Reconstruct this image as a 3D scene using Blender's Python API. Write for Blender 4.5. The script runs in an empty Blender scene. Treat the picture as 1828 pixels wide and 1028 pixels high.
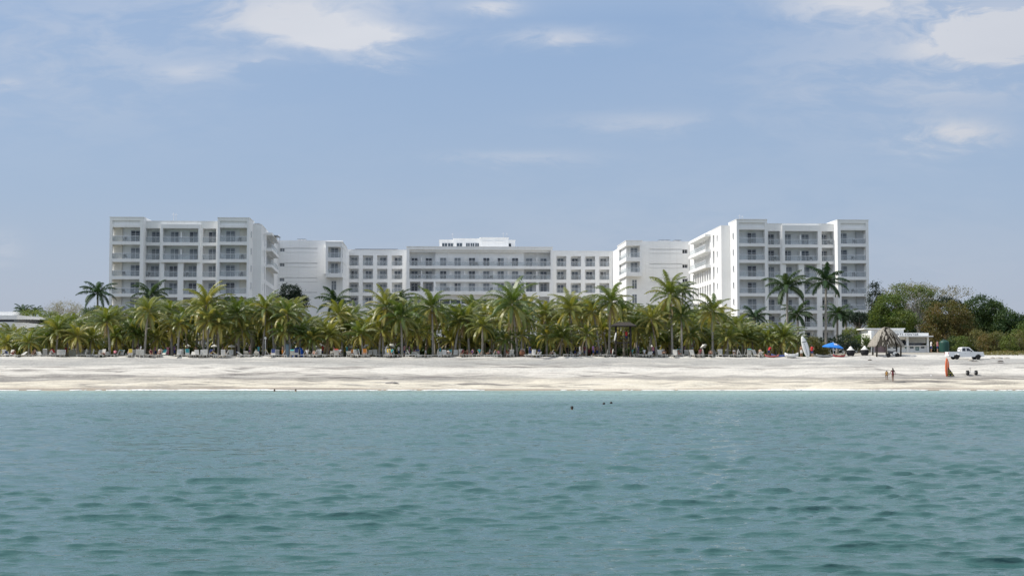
import bpy, math, random
import numpy as np
from mathutils import Vector, Matrix
R = math.radians
sc = bpy.context.scene
COL = sc.collection
random.seed(7)
rng = np.random.default_rng(7)

# ---------------------------------------------------------------- camera
F = 2640.0                      # focal length in photo pixels (1828 wide)
CAMZ = 2.8
PITCH = math.atan((655 - 514) / F)
cd = bpy.data.cameras.new("camera")
cam = bpy.data.objects.new("camera", cd)
COL.objects.link(cam)
cam.location = (0, 0, CAMZ)
cam.rotation_euler = (R(90) + PITCH, 0, 0)
cd.sensor_width = 36
cd.lens = F / 1828 * 36
cd.clip_start = 0.5
cd.clip_end = 12000
sc.camera = cam

# ---------------------------------------------------------------- light
SUN_EL, SUN_AZ = R(47), R(-1)   # azimuth: from the left (-X), a little behind the hotel
sun_dir = Vector((-math.cos(SUN_AZ) * math.cos(SUN_EL), math.sin(SUN_AZ) * math.cos(SUN_EL), math.sin(SUN_EL)))
sd = bpy.data.lights.new("sun", 'SUN')
sd.energy = 3.0
sd.angle = R(0.5)
sd.color = (1.0, 0.95, 0.87)
so = bpy.data.objects.new("sun", sd)
COL.objects.link(so)
so.location = (-60, 100, 120)
so.rotation_euler = sun_dir.to_track_quat('Z', 'Y').to_euler()

sc.view_settings.view_transform = 'Standard'
sc.view_settings.look = 'None'
sc.view_settings.exposure = EXPOSURE = 0.45
sc.view_settings.gamma = 1.0

def NODE(nt, t, ins=None, **kw):
    n = nt.nodes.new(t)
    for k, v in kw.items():
        setattr(n, k, v)
    if ins:
        for k, v in ins.items():
            if isinstance(v, bpy.types.NodeSocket):
                nt.links.new(v, n.inputs[k])
            else:
                n.inputs[k].default_value = v
    return n

def MATH(nt, op, a, b=None, c=None, clamp=False):
    n = nt.nodes.new('ShaderNodeMath'); n.operation = op; n.use_clamp = clamp
    for i, v in enumerate((a, b, c)):
        if v is None: continue
        if isinstance(v, bpy.types.NodeSocket): nt.links.new(v, n.inputs[i])
        else: n.inputs[i].default_value = v
    return n.outputs[0]

def MIX(nt, f, a, b, mode='MIX'):
    n = nt.nodes.new('ShaderNodeMix'); n.data_type = 'RGBA'; n.blend_type = mode
    for k, v in ((0, f), (6, a), (7, b)):
        if isinstance(v, bpy.types.NodeSocket): nt.links.new(v, n.inputs[k])
        else: n.inputs[k].default_value = v if k == 0 else (tuple(v) + (1,))[:4]
    return n.outputs[2]

def RAMP(nt, f, stops, interp='LINEAR'):
    n = nt.nodes.new('ShaderNodeValToRGB'); cr = n.color_ramp; cr.interpolation = interp
    while len(cr.elements) < len(stops): cr.elements.new(0.5)
    for e, (p, c) in zip(cr.elements, stops):
        e.position = p; e.color = (tuple(c) + (1,))[:4] if hasattr(c, '__len__') else (c, c, c, 1)
    nt.links.new(f, n.inputs[0])
    return n.outputs[0]

world = bpy.data.worlds.new("World")
sc.world = world
world.use_nodes = True
wt = world.node_tree
wt.nodes.clear()
sky = NODE(wt, 'ShaderNodeTexSky', sky_type='NISHITA')
sky.sun_disc = False
sky.sun_elevation = SUN_EL
sky.sun_rotation = -(R(90) - SUN_AZ)
sky.altitude = 0
sky.air_density = 1.0
sky.dust_density = 1.6
sky.ozone_density = 2.0
tc = NODE(wt, 'ShaderNodeTexCoord')
sep = NODE(wt, 'ShaderNodeSeparateXYZ', {0: tc.outputs['Generated']})
ay = MATH(wt, 'MAXIMUM', MATH(wt, 'ABSOLUTE', sep.outputs[1]), 0.05)
px = MATH(wt, 'DIVIDE', sep.outputs[0], ay)
pz = MATH(wt, 'DIVIDE', sep.outputs[2], ay)
def ray(x, y):
    d = Vector((1, 0, 0)) * ((x - 914) / F) + Vector((0, math.cos(PITCH), math.sin(PITCH))) + Vector((0, -math.sin(PITCH), math.cos(PITCH))) * ((514 - y) / F)
    return d
CLOUDS = [  # photo x, y, half width, half height, strength
    (540, 30, 150, 42, 0.5), (660, 62, 130, 26, 0.62), (470, 112, 70, 20, 0.3), (345, 122, 56, 17, 0.24), (690, 103, 80, 18, 0.3),
    (1000, 66, 110, 20, 0.42), (890, 8, 50, 16, 0.45), (1775, 66, 120, 62, 1.0), (1790, 20, 120, 40, .6), (1530, 4, 150, 34, 0.4),
    (1712, 240, 84, 30, 0.8), (1160, 214, 150, 20, 0.22), (930, 282, 140, 15, 0.26), (1620, 130, 300, 110, 0.26),
    (10, 152, 30, 11, 0.5), (0, 440, 45, 30, 0.22), (140, 90, 330, 140, 0.2), (560, -60, 320, 100, 0.4), (1800, -60, 320, 90, 0.7),
    (1250, 470, 900, 200, 0.07)]
cxyz = NODE(wt, 'ShaderNodeCombineXYZ', {0: MATH(wt, 'MULTIPLY', px, 9.0), 1: MATH(wt, 'MULTIPLY', pz, 26.0), 2: 3.7})
warp = NODE(wt, 'ShaderNodeTexNoise', {'Vector': cxyz.outputs[0], 'Scale': 1.2, 'Detail': 3.0})
cv = NODE(wt, 'ShaderNodeVectorMath', {0: cxyz.outputs[0], 1: warp.outputs['Color']}, operation='ADD')
n1 = NODE(wt, 'ShaderNodeTexNoise', {'Vector': cv.outputs[0], 'Scale': 1.5, 'Detail': 11.0, 'Roughness': 0.62})
n2 = NODE(wt, 'ShaderNodeTexNoise', {'Vector': cv.outputs[0], 'Scale': 0.35, 'Detail': 4.0, 'Roughness': 0.5})
tot = None
wx = MATH(wt, 'ADD', px, MATH(wt, 'MULTIPLY_ADD', n1.outputs[0], 0.05, -0.025))
wz = MATH(wt, 'ADD', pz, MATH(wt, 'MULTIPLY_ADD', n1.outputs[0], 0.03, -0.015))
for cx, cy, rx, ry, st in CLOUDS:
    d = ray(cx, cy)
    a, b = d.x / d.y, d.z / d.y
    ex = MATH(wt, 'MULTIPLY', MATH(wt, 'SUBTRACT', wx, a), F / rx)
    ez = MATH(wt, 'MULTIPLY', MATH(wt, 'SUBTRACT', wz, b), F / ry)
    r2 = MATH(wt, 'ADD', MATH(wt, 'MULTIPLY', ex, ex), MATH(wt, 'MULTIPLY', ez, ez))
    g = MATH(wt, 'MULTIPLY', MATH(wt, 'EXPONENT', MATH(wt, 'MULTIPLY', r2, -1.2)), st)
    tot = g if tot is None else MATH(wt, 'ADD', tot, g)
shape = RAMP(wt, n1.outputs[0], [(0.40, 0.0), (0.58, 1.0)])
m = MATH(wt, 'MULTIPLY', tot, MATH(wt, 'MULTIPLY_ADD', shape, 1.15, 0.32))
mask = MATH(wt, 'MINIMUM', m, 0.82)
hz = RAMP(wt, sep.outputs[2], [(0.0, .94), (.10, .85), (.25, .72), (.5, .75), (1.0, .75)])
hcol = RAMP(wt, sep.outputs[2], [(0.0, (.232, .253, .300)), (.05, (.210, .243, .310)), (.11, (.174, .223, .310)), (.23, (.138, .195, .298)), (.36, (.33, .365, .415)), (1.0, (.52, .54, .57))])
hcol = MIX(wt, 1.0, hcol, (10.0, 10.0, 10.0), 'MULTIPLY')
bgc = MIX(wt, hz, sky.outputs[0], hcol)
cl = MIX(wt, n2.outputs[0], (2.9, 3.0, 3.3), (4.5, 4.5, 4.6))
col = MIX(wt, mask, bgc, cl)
bg = NODE(wt, 'ShaderNodeBackground', {'Color': col, 'Strength': 0.14})
wo = NODE(wt, 'ShaderNodeOutputWorld', {'Surface': bg.outputs[0]})

# ---------------------------------------------------------------- helpers
def lin(c):   # sRGB 0..255 to linear
    return tuple(((v / 255) / 12.92 if v / 255 <= .04045 else (((v / 255) + .055) / 1.055) ** 2.4) for v in c)

MATS = {}
def mat(name, col, rough=0.7, var=0.0, vscale=3.0, metallic=0.0, spec=0.5, bump=0.0, bscale=20.0, alpha=1.0):
    if name in MATS: return MATS[name]
    m = bpy.data.materials.new(name); m.use_nodes = True
    nt = m.node_tree; b = nt.nodes['Principled BSDF']
    b.inputs['Base Color'].default_value = tuple(col) + (1,)
    b.inputs['Roughness'].default_value = rough
    b.inputs['Metallic'].default_value = metallic
    b.inputs['Specular IOR Level'].default_value = spec
    b.inputs['Alpha'].default_value = alpha
    t = NODE(nt, 'ShaderNodeTexCoord')
    if var > 0:
        n = NODE(nt, 'ShaderNodeTexNoise', {'Vector': t.outputs['Object'], 'Scale': vscale, 'Detail': 5.0, 'Roughness': 0.6})
        c2 = RAMP(nt, n.outputs[0], [(0.3, tuple(v * (1 - var) for v in col)), (0.7, tuple(min(1, v * (1 + var * .6)) for v in col))])
        nt.links.new(c2, b.inputs['Base Color'])
    if bump > 0:
        n = NODE(nt, 'ShaderNodeTexNoise', {'Vector': t.outputs['Object'], 'Scale': bscale, 'Detail': 4.0})
        bn = NODE(nt, 'ShaderNodeBump', {'Height': n.outputs[0], 'Strength': bump, 'Distance': 0.05})
        nt.links.new(bn.outputs[0], b.inputs['Normal'])
    MATS[name] = m
    return m

def leafmat(name, col, col2, trans=0.35, rough=0.55):
    """foliage: colour from the mesh attribute 'tint' (leaf age) and a per-plant random value"""
    if name in MATS: return MATS[name]
    m = bpy.data.materials.new(name); m.use_nodes = True
    nt = m.node_tree; b = nt.nodes['Principled BSDF']
    at = NODE(nt, 'ShaderNodeAttribute', attribute_name='tint')
    oi = NODE(nt, 'ShaderNodeObjectInfo')
    f = MATH(nt, 'ADD', at.outputs['Fac'], MATH(nt, 'MULTIPLY_ADD', oi.outputs['Random'], 0.3, -0.15), clamp=True)
    c = MIX(nt, f, col, col2)
    nt.links.new(c, b.inputs['Base Color'])
    b.inputs['Roughness'].default_value = rough
    b.inputs['Specular IOR Level'].default_value = 0.3 if rough > .5 else .7
    tr = NODE(nt, 'ShaderNodeBsdfTranslucent', {'Color': MIX(nt, 1.0, c, (1.6, 1.5, 0.7), 'MULTIPLY')})
    mx = NODE(nt, 'ShaderNodeMixShader', {0: trans, 1: b.outputs[0], 2: tr.outputs[0]})
    nt.links.new(mx.outputs[0], nt.nodes['Material Output'].inputs['Surface'])
    MATS[name] = m
    return m

class MB:
    def __init__(s): s.v = []; s.f = []; s.m = []; s.t = []; s.mats = []; s.smooth = []
    def mi(s, m):
        if m not in s.mats: s.mats.append(m)
        return s.mats.index(m)
    def add(s, vs, fs, m, tint=0.0, smooth=False):
        o = len(s.v); s.v.extend([tuple(v) for v in vs]); k = s.mi(m)
        for f in fs:
            s.f.append(tuple(i + o for i in f)); s.m.append(k); s.t.append(tint); s.smooth.append(smooth)
    def box(s, a, b, m, M=None):
        x0, y0, z0 = a; x1, y1, z1 = b
        vs = [(x0, y0, z0), (x1, y0, z0), (x1, y1, z0), (x0, y1, z0), (x0, y0, z1), (x1, y0, z1), (x1, y1, z1), (x0, y1, z1)]
        if M is not None: vs = [M @ Vector(v) for v in vs]
        s.add(vs, [(0, 3, 2, 1), (4, 5, 6, 7), (0, 1, 5, 4), (1, 2, 6, 5), (2, 3, 7, 6), (3, 0, 4, 7)], m)
    def tube(s, pts, rad, m, n=7, cap=True, tint=0.0, squash=1.0):
        pts = [Vector(p) for p in pts]; rad = [rad] * len(pts) if not hasattr(rad, '__len__') else rad
        vs = []; up = None
        for i, p in enumerate(pts):
            d = (pts[min(i + 1, len(pts) - 1)] - pts[max(i - 1, 0)])
            d = d.normalized() if d.length > 1e-6 else Vector((0, 0, 1))
            a = d.cross(Vector((0, 0, 1)) if abs(d.z) < .95 else Vector((0, 1, 0))).normalized() if up is None else (up - d * up.dot(d)).normalized()
            up = a; b = d.cross(a)
            for k in range(n):
                t = 2 * math.pi * k / n
                vs.append(p + a * (rad[i] * math.cos(t)) + b * (rad[i] * squash * math.sin(t)))
        fs = [(i * n + k, i * n + (k + 1) % n, (i + 1) * n + (k + 1) % n, (i + 1) * n + k) for i in range(len(pts) - 1) for k in range(n)]
        if cap:
            fs.append(tuple(range(n - 1, -1, -1))); fs.append(tuple((len(pts) - 1) * n + k for k in range(n)))
        s.add(vs, fs, m, tint, smooth=True)
    def lathe(s, prof, m, n=16, c=(0, 0, 0), smooth=True, axis='z'):
        vs = []
        for r, z in prof:
            for k in range(n):
                t = 2 * math.pi * k / n
                q = (r * math.cos(t), r * math.sin(t), z)
                if axis == 'y': q = (q[0], q[2], q[1])
                vs.append((q[0] + c[0], q[1] + c[1], q[2] + c[2]))
        L = len(prof)
        fs = [(i * n + k, i * n + (k + 1) % n, (i + 1) * n + (k + 1) % n, (i + 1) * n + k) for i in range(L - 1) for k in range(n)]
        fs += [tuple(range(n - 1, -1, -1)), tuple((L - 1) * n + k for k in range(n))]
        s.add(vs, fs, m, smooth=smooth)
    def prism(s, poly, y0, y1, m):     # poly in x,z extruded along y
        n = len(poly)
        vs = [(x, y0, z) for x, z in poly] + [(x, y1, z) for x, z in poly]
        fs = [tuple(range(n)), tuple(range(2 * n - 1, n - 1, -1))] + [((i + 1) % n, i, n + i, n + (i + 1) % n) for i in range(n)]
        s.add(vs, fs, m)
    def mesh(s, name):
        me = bpy.data.meshes.new(name)
        me.from_pydata(s.v, [], s.f)
        for m in s.mats: me.materials.append(m)
        me.polygons.foreach_set('material_index', s.m)
        me.polygons.foreach_set('use_smooth', s.smooth)
        if any(s.t):
            at = me.attributes.new('tint', 'FLOAT', 'FACE'); at.data.foreach_set('value', s.t)
        me.update()
        return me
    def build(s, name, parent=None, loc=None, rz=None):
        return link(name, s.mesh(name), parent, loc, rz)

def link(name, me, parent=None, loc=None, rz=None):
    o = bpy.data.objects.new(name, me); COL.objects.link(o)
    if parent is not None: o.parent = parent
    if loc is not None: o.location = loc
    if rz is not None: o.rotation_euler = (0, 0, rz)
    return o

def tag(o, label=None, cat=None, group=None, kind=None):
    if label: o['label'] = label
    if cat: o['category'] = cat
    if group: o['group'] = group
    if kind: o['kind'] = kind
    return o

def empty(name, loc=(0, 0, 0), rz=0.0, label=None, cat=None, group=None):
    o = bpy.data.objects.new(name, None); COL.objects.link(o)
    o.location = loc; o.rotation_euler = (0, 0, rz); o.empty_display_size = 0.3
    return tag(o, label, cat, group)

def copy_tree(o, parent=None):
    c = o.copy(); COL.objects.link(c); c.parent = parent
    for ch in list(o.children): copy_tree(ch, c)
    return c

def W(x, y, D):                # photo pixel and depth along Y to a world point
    d = ray(x, y)
    return Vector((0, 0, CAMZ)) + d * (D / d.y)

PROF = [(140, -3.0), (165, -0.7), (176, 0.0), (180, .42), (185, 1.05), (190, 1.85), (196, 2.85), (201, 3.55), (205, 4.05), (207, 4.2), (3000, 4.2)]
def shore(x): return .55 * np.sin(x / 14 + .6) + .35 * np.sin(x / 6.1 + 2) + .22 * np.sin(x / 2.7) + .12 * np.sin(x / 1.3 + 1)
def ground(X, Y):
    Y = Y - shore(X) * min(1, max(0, (200 - Y) / 20))
    z = float(np.interp(Y, [p[0] for p in PROF], [p[1] for p in PROF]))
    r = min(1, max(0, (X - 44) / 8)) * min(1, max(0, (Y - 204) / 14)) * 0.75
    return z + r
def GP(x, y):                   # ground point seen at a photo pixel of the beach
    D = 176.0
    while D < 240:
        if W(x, y, D).z <= ground(W(x, y, D).x, D): break
        D += .1
    p = W(x, y, D); p.z = ground(p.x, D) + .02; return p
def G(x, D):                   # ground point under photo column x at distance D
    X = (x - 914) / F * D
    return Vector((X, D, ground(X, D)))
PXM = lambda D: F / D
# ---------------------------------------------------------------- setting
def land():
    ys = np.concatenate([np.arange(150, 208, 0.25), np.arange(208, 270, 2), [300, 400, 700, 1500, 4000]])
    xs = np.concatenate([[-3000, -1200, -400, -200], np.arange(-120, 120.1, 0.6), [200, 400, 1200, 3000]])
    X, Y = np.meshgrid(xs, ys)
    Y_ = Y - shore(X) * np.clip((200 - Y) / 20, 0, 1)
    Z = np.interp(Y_, [p[0] for p in PROF], [p[1] for p in PROF])
    Z += np.clip((X - 44) / 8, 0, 1) * np.clip((Y - 204) / 14, 0, 1) * 0.75
    fade = np.clip((Y - 176) / 4, 0, 1) * np.clip((214 - Y) / 6, 0, 1)
    # wandering low scarps and swales left by the tides, running along the shore
    def wob(a, s):
        r = np.zeros_like(X); g = np.random.default_rng(s)
        for k in range(7):
            wl = 6 * 1.9 ** k
            r += np.sin(X * 2 * np.pi / wl + g.uniform(0, 6.28) + Y * g.uniform(-.1, .1)) * wl ** .6 / 12
        return r * a
    for y0, h, wdt, s in ((180.5, .10, .35, 1), (184.5, .16, .3, 2), (188.5, .12, .5, 3), (192.5, .20, .35, 4), (197, .10, .5, 5), (201, .10, .8, 6)):
        t = (Y - y0 - wob(.9, s)) / wdt
        amp = np.clip(.45 + wob(.5, s + 20), 0, 1.3)
        Z += fade * h * amp * (np.tanh(t) - np.clip((Y - y0) / 3.0, -1, 1)) * .6
    g = np.random.default_rng(3)
    for k in range(46):
        wl = g.uniform(.8, 5); th = g.normal(0, .5)
        Z += fade * .008 * wl ** .7 * np.sin((X * math.sin(th) * .5 + Y * math.cos(th)) * 2 * np.pi / wl + g.uniform(0, 6.28))
    nx, ny = len(xs), len(ys)
    v = np.stack([X.ravel(), Y.ravel(), Z.ravel()], 1)
    return grid_mesh('beach', v, nx, ny)

def grid_mesh(name, v, nx, ny):
    i = (np.arange(ny - 1)[:, None] * nx + np.arange(nx - 1)[None, :]).ravel()
    f = np.stack([i, i + 1, i + nx + 1, i + nx], 1).astype(np.int32)
    me = bpy.data.meshes.new(name)
    me.vertices.add(len(v)); me.vertices.foreach_set('co', v.astype(np.float32).ravel())
    me.loops.add(f.size); me.loops.foreach_set('vertex_index', f.ravel())
    me.polygons.add(len(f)); me.polygons.foreach_set('loop_start', np.arange(0, f.size, 4, dtype=np.int32))
    me.polygons.foreach_set('use_smooth', np.ones(len(f), bool))
    me.update(calc_edges=True); me.validate()
    return me

def sand_material():
    m = bpy.data.materials.new('sand'); m.use_nodes = True
    nt = m.node_tree; b = nt.nodes['Principled BSDF']
    b.inputs['Roughness'].default_value = 0.9; b.inputs['Specular IOR Level'].default_value = 0.2
    g = NODE(nt, 'ShaderNodeNewGeometry')
    s = NODE(nt, 'ShaderNodeSeparateXYZ', {0: g.outputs['Position']})
    def nz(sx, sy, scale, det=6.0, rough=.6, off=0.0):
        mp = NODE(nt, 'ShaderNodeMapping', {'Vector': g.outputs['Position'], 'Scale': (sx, sy, sy), 'Location': (off, off, 0)})
        return NODE(nt, 'ShaderNodeTexNoise', {'Vector': mp.outputs[0], 'Scale': scale, 'Detail': det, 'Roughness': rough, 'Distortion': .4}).outputs[0]
    a = nz(.035, .42, 1.0); bb = nz(.10, 1.0, 1.1, off=31.0); c = nz(1, 1, 3.0, 5.0, .7, 7.0); d = nz(.018, .16, 1.0, 3.0, .5, 90.0)
    yw = MATH(nt, 'ADD', s.outputs[1], MATH(nt, 'MULTIPLY_ADD', a, 6.0, -3.0))
    # dry grey upper beach, cream lower beach
    base = RAMP(nt, MATH(nt, 'MULTIPLY_ADD', yw, 1 / 32, -174 / 32), [
        (0.0, (.22, .20, .17)), (.115, (.34, .295, .245)), (.155, (.60, .56, .47)), (.34, (.58, .54, .46)), (.42, (.28, .27, .255)), (.52, (.56, .54, .50)), (.66, (.56, .545, .51)), (.76, (.33, .33, .32)), (.9, (.37, .368, .355)), (1.0, (.55, .54, .51))])
    dark = MATH(nt, 'MULTIPLY', RAMP(nt, bb, [(.47, 0.0), (.60, 1.0)]), RAMP(nt, d, [(.42, 0.0), (.58, 1.0)]))
    fine = RAMP(nt, nz(.22, 1.6, 1.6, 6.0, .65, 55.0), [(.52, 0.0), (.68, 1.0)])
    col = MIX(nt, MATH(nt, 'MULTIPLY', dark, .9), base, (.15, .14, .135))
    col = MIX(nt, MATH(nt, 'MULTIPLY', fine, .5), col, (.22, .21, .205))
    lite = RAMP(nt, nz(.05, .8, 1.3, 5.0, .6, 12.0), [(.55, 0.0), (.7, 1.0)])
    col = MIX(nt, MATH(nt, 'MULTIPLY', lite, .45), col, (.76, .73, .66))
    col = MIX(nt, 0.35, col, MIX(nt, RAMP(nt, c, [(.25, 0.0), (.75, 1.0)]), (.3, .28, .26), (.85, .82, .76)), 'OVERLAY')
    # leaf litter and packed soil under the palms and behind
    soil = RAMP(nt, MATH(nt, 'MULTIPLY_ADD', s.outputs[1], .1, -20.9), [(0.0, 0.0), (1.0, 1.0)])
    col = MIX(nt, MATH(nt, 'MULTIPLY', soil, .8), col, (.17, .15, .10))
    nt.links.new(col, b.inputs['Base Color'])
    ft = NODE(nt, 'ShaderNodeTexVoronoi', {'Vector': g.outputs['Position'], 'Scale': 2.2, 'Randomness': 1.0})
    hh = MATH(nt, 'ADD', c, MATH(nt, 'MULTIPLY', RAMP(nt, ft.outputs['Distance'], [(.0, 0.0), (.35, 1.0)]), .5))
    bn = NODE(nt, 'ShaderNodeBump', {'Height': hh, 'Strength': 0.8, 'Distance': 0.10})
    nt.links.new(bn.outputs[0], b.inputs['Normal'])
    return m
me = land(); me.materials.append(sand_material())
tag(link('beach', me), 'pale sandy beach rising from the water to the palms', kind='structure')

def water():
    rows = [9.0]
    while rows[-1] < 177.6:
        y = rows[-1]; rows.append(y + min(.20, max(.042, y * y / 12500)))
    rows = np.array(rows)
    th = np.linspace(-.46, .46, 720)
    Y = np.repeat(rows[:, None], len(th), 1); X = rows[:, None] * th[None, :]
    Z = np.zeros_like(X); DX = np.zeros_like(X); DY = np.zeros_like(X)
    g = np.random.default_rng(11)
    dist = Y
    n = 130
    for k in range(n):
        wl = 0.20 * (12.0 ** (k / (n - 1)))              # 0.2 .. 2.4 m
        kk = 2 * np.pi / wl
        ang = g.normal(0.06, .30)
        kx, ky = kk * math.sin(ang), -kk * math.cos(ang)
        slope = .0275 * (wl / .25 if wl < .25 else 1 if wl < .62 else (.62 / wl) ** 1.35)
        amp = slope / kk * 1.0
        sp = np.minimum(np.maximum(dist * dist / 12500, .042), .2)
        fade = np.clip(wl / (1.5 * sp) - 1, 0, 1)
        ph = kx * X + ky * Y + g.uniform(0, 6.28)
        q = amp * fade
        Z += q * np.sin(ph); c = np.cos(ph)
        DX += -q * 1.1 * c * kx / kk * -1; DY += q * 1.1 * c * ky / kk
    gust = 0
    for k in range(14):
        wl = g.uniform(9, 45); a = g.uniform(-1.5, 1.5)
        gust = gust + np.sin((X * math.sin(a) + Y * math.cos(a)) * 2 * np.pi / wl + g.uniform(0, 6.28))
    gust = 1 + .10 * gust / 2.6 + np.clip(X / 80, -.2, .2) + .45 * np.clip((Y - 18) / 60, 0, 1)
    calm = (.22 + .78 * np.clip((176 - Y) / 30, 0, 1)) * np.clip(gust, .45, 1.9)
    Z *= calm; DX *= calm * .6; DY *= calm * .6
    sg = float(Z[: len(rows) // 2].std()); print('wave sigma', sg)                                        # sharpen the crests and lean them so that the near faces are short and steep
    Zs = sg * (np.exp(.30 * np.clip(Z / sg, -4, 3.4)) - 1.045) / .31
    DY -= .75 * Zs
    Z = Zs
    # swells wrap to the shore
    Z += .015 * np.sin(Y * 2 * np.pi / 9 + .05 * X + np.sin(X * .05)) * np.clip((176 - Y) / 20, 0, 1)
    ed = np.clip((.46 - np.abs(th)) / .04, 0, 1)[None, :] * np.clip((Y - 9.2) / 3, 0, 1); Z = Z * ed; DX = DX * ed; DY = DY * ed
    v = np.stack([(X + DX).ravel(), (Y + DY).ravel(), Z.ravel()], 1)
    me = grid_mesh('water', v, len(th), len(rows))
    return me
def water_material():
    m = bpy.data.materials.new('sea_water'); m.use_nodes = True
    nt = m.node_tree; b = nt.nodes['Principled BSDF']
    g = NODE(nt, 'ShaderNodeNewGeometry')
    s = NODE(nt, 'ShaderNodeSeparateXYZ', {0: g.outputs['Position']})
    nn = NODE(nt, 'ShaderNodeTexNoise', {'Vector': NODE(nt, 'ShaderNodeMapping', {'Vector': g.outputs['Position'], 'Scale': (.02, .05, 1)}).outputs[0], 'Scale': 1.0, 'Detail': 4.0}).outputs[0]
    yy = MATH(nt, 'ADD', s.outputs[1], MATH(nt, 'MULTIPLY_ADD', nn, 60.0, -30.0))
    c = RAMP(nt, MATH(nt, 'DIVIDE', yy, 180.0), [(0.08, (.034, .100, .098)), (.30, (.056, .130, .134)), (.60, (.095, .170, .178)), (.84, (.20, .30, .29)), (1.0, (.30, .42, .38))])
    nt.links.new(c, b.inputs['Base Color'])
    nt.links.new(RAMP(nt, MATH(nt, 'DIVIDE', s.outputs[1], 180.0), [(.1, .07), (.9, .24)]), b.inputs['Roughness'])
    b.inputs['IOR'].default_value = 1.33
    b.inputs['Specular IOR Level'].default_value = 0.5
    mp = NODE(nt, 'ShaderNodeMapping', {'Vector': g.outputs['Position'], 'Scale': (.42, 1.05, 1)})
    w1 = NODE(nt, 'ShaderNodeTexNoise', {'Vector': mp.outputs[0], 'Scale': 4.2, 'Detail': 4.0, 'Roughness': .6}).outputs[0]
    w2 = NODE(nt, 'ShaderNodeTexNoise', {'Vector': mp.outputs[0], 'Scale': 1.1, 'Detail': 3.0, 'Roughness': .55}).outputs[0]
    far = MATH(nt, 'DIVIDE', s.outputs[1], 90.0, clamp=True)
    h = MATH(nt, 'ADD', MATH(nt, 'MULTIPLY', w1, .62), MATH(nt, 'MULTIPLY', w2, MATH(nt, 'MULTIPLY', far, 3.2)))
    bn = NODE(nt, 'ShaderNodeBump', {'Height': h, 'Strength': 0.55, 'Distance': 0.16})
    nt.links.new(bn.outputs[0], b.inputs['Normal'])
    return m
wm = water_material()
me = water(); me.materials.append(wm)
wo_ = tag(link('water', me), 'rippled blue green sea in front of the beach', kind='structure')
m = MB()      # the rest of the sea, outside the rippled part
for (x0, x1, y0, y1) in ((-3000, 3000, -3000, 8.9),):
    m.box((x0, y0, -1), (x1, 9.0, 0), wm)
m.add([(-3000, 9.0, 0), (-4.14, 9.0, 0), (-81.6, 177.5, 0), (-3000, 177.5, 0)], [(0, 1, 2, 3)], wm)
m.add([(4.14, 9.0, 0), (3000, 9.0, 0), (3000, 177.5, 0), (81.6, 177.5, 0)], [(0, 1, 2, 3)], wm)
tag(m.build('sea'), kind='structure')

def foam():
    xs = np.arange(-75, 75, .25); g = np.random.default_rng(5)
    def wob(s, n=9, w0=.8):
        gg = np.random.default_rng(s); r = 0
        for k in range(n):
            wl = w0 * 1.75 ** k; r = r + np.sin(xs * 2 * np.pi / wl + gg.uniform(0, 6.28)) * wl ** .45
        return r
    mf = mat('foam_white', (.82, .84, .84), .6)
    b = MB()
    for (y0, s, wd, zz) in ((176.0, 1, .30, .05), (174.6, 2, .14, .06)):
        c = y0 + shore(xs) * (1 if s == 1 else .7) + wob(s, 5) * .05; wth = wd * np.clip(.12 + wob(s + 5) * .2 + (0 if s == 1 else -.45), 0, 2)
        for i in range(len(xs) - 1):
            if wth[i] + wth[i + 1] < .05: continue
            a0, a1 = c[i] - wth[i], c[i] + wth[i]; b0, b1 = c[i + 1] - wth[i + 1], c[i + 1] + wth[i + 1]
            zf = lambda y: max(zz, zz + float(np.interp(y - shore(xs[i]), [p[0] for p in PROF], [p[1] for p in PROF])))
            b.add([(xs[i], a0, zf(a0)), (xs[i + 1], b0, zf(b0)), (xs[i + 1], (b0 + b1) / 2, zf(b1) + .06), (xs[i], (a0 + a1) / 2, zf(a1) + .06),
                   (xs[i + 1], b1, zf(b1)), (xs[i], a1, zf(a1))], [(0, 1, 2, 3), (3, 2, 4, 5)], mf)
    return b
tag(foam().build('foam'), 'thin white foam line where the sea meets the sand', 'foam', kind='stuff')
# ---------------------------------------------------------------- hotel
TH = R(3.0); CT, ST = math.cos(TH), math.sin(TH)
WHITE = mat('white_render', (.87, .87, .86), .75, spec=.3)
_nt = WHITE.node_tree; _t = NODE(_nt, 'ShaderNodeTexCoord')      # painted render with rain streaks and patched coats
_a = NODE(_nt, 'ShaderNodeTexNoise', {'Vector': NODE(_nt, 'ShaderNodeMapping', {'Vector': _t.outputs['Object'], 'Scale': (2.2, 2.2, .10)}).outputs[0], 'Scale': 1.0, 'Detail': 5.0, 'Roughness': .65}).outputs[0]
_b = NODE(_nt, 'ShaderNodeTexNoise', {'Vector': _t.outputs['Object'], 'Scale': .16, 'Detail': 3.0}).outputs[0]
_c = MIX(_nt, RAMP(_nt, _a, [(.52, 0.0), (.80, .42)]), RAMP(_nt, _b, [(.35, (.83, .83, .82)), (.65, (.89, .89, .88))]), (.62, .61, .58))
_nt.links.new(_c, _nt.nodes['Principled BSDF'].inputs['Base Color'])
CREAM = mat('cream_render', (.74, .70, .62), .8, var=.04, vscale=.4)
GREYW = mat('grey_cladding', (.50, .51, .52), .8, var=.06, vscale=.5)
FRAME = mat('window_frame_white', (.78, .79, .80), .45)
def glass(name, col, rough):
    m = mat(name, col, rough, var=.25, vscale=.8, spec=.8); return m
GD = glass('glass_dark', (.012, .018, .03), .08)
GM = glass('glass_mid', (.06, .08, .10), .12)
GC = glass('glass_curtain', (.19, .21, .23), .25)
GL = glass('glass_pale', (.30, .32, .34), .3)
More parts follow.
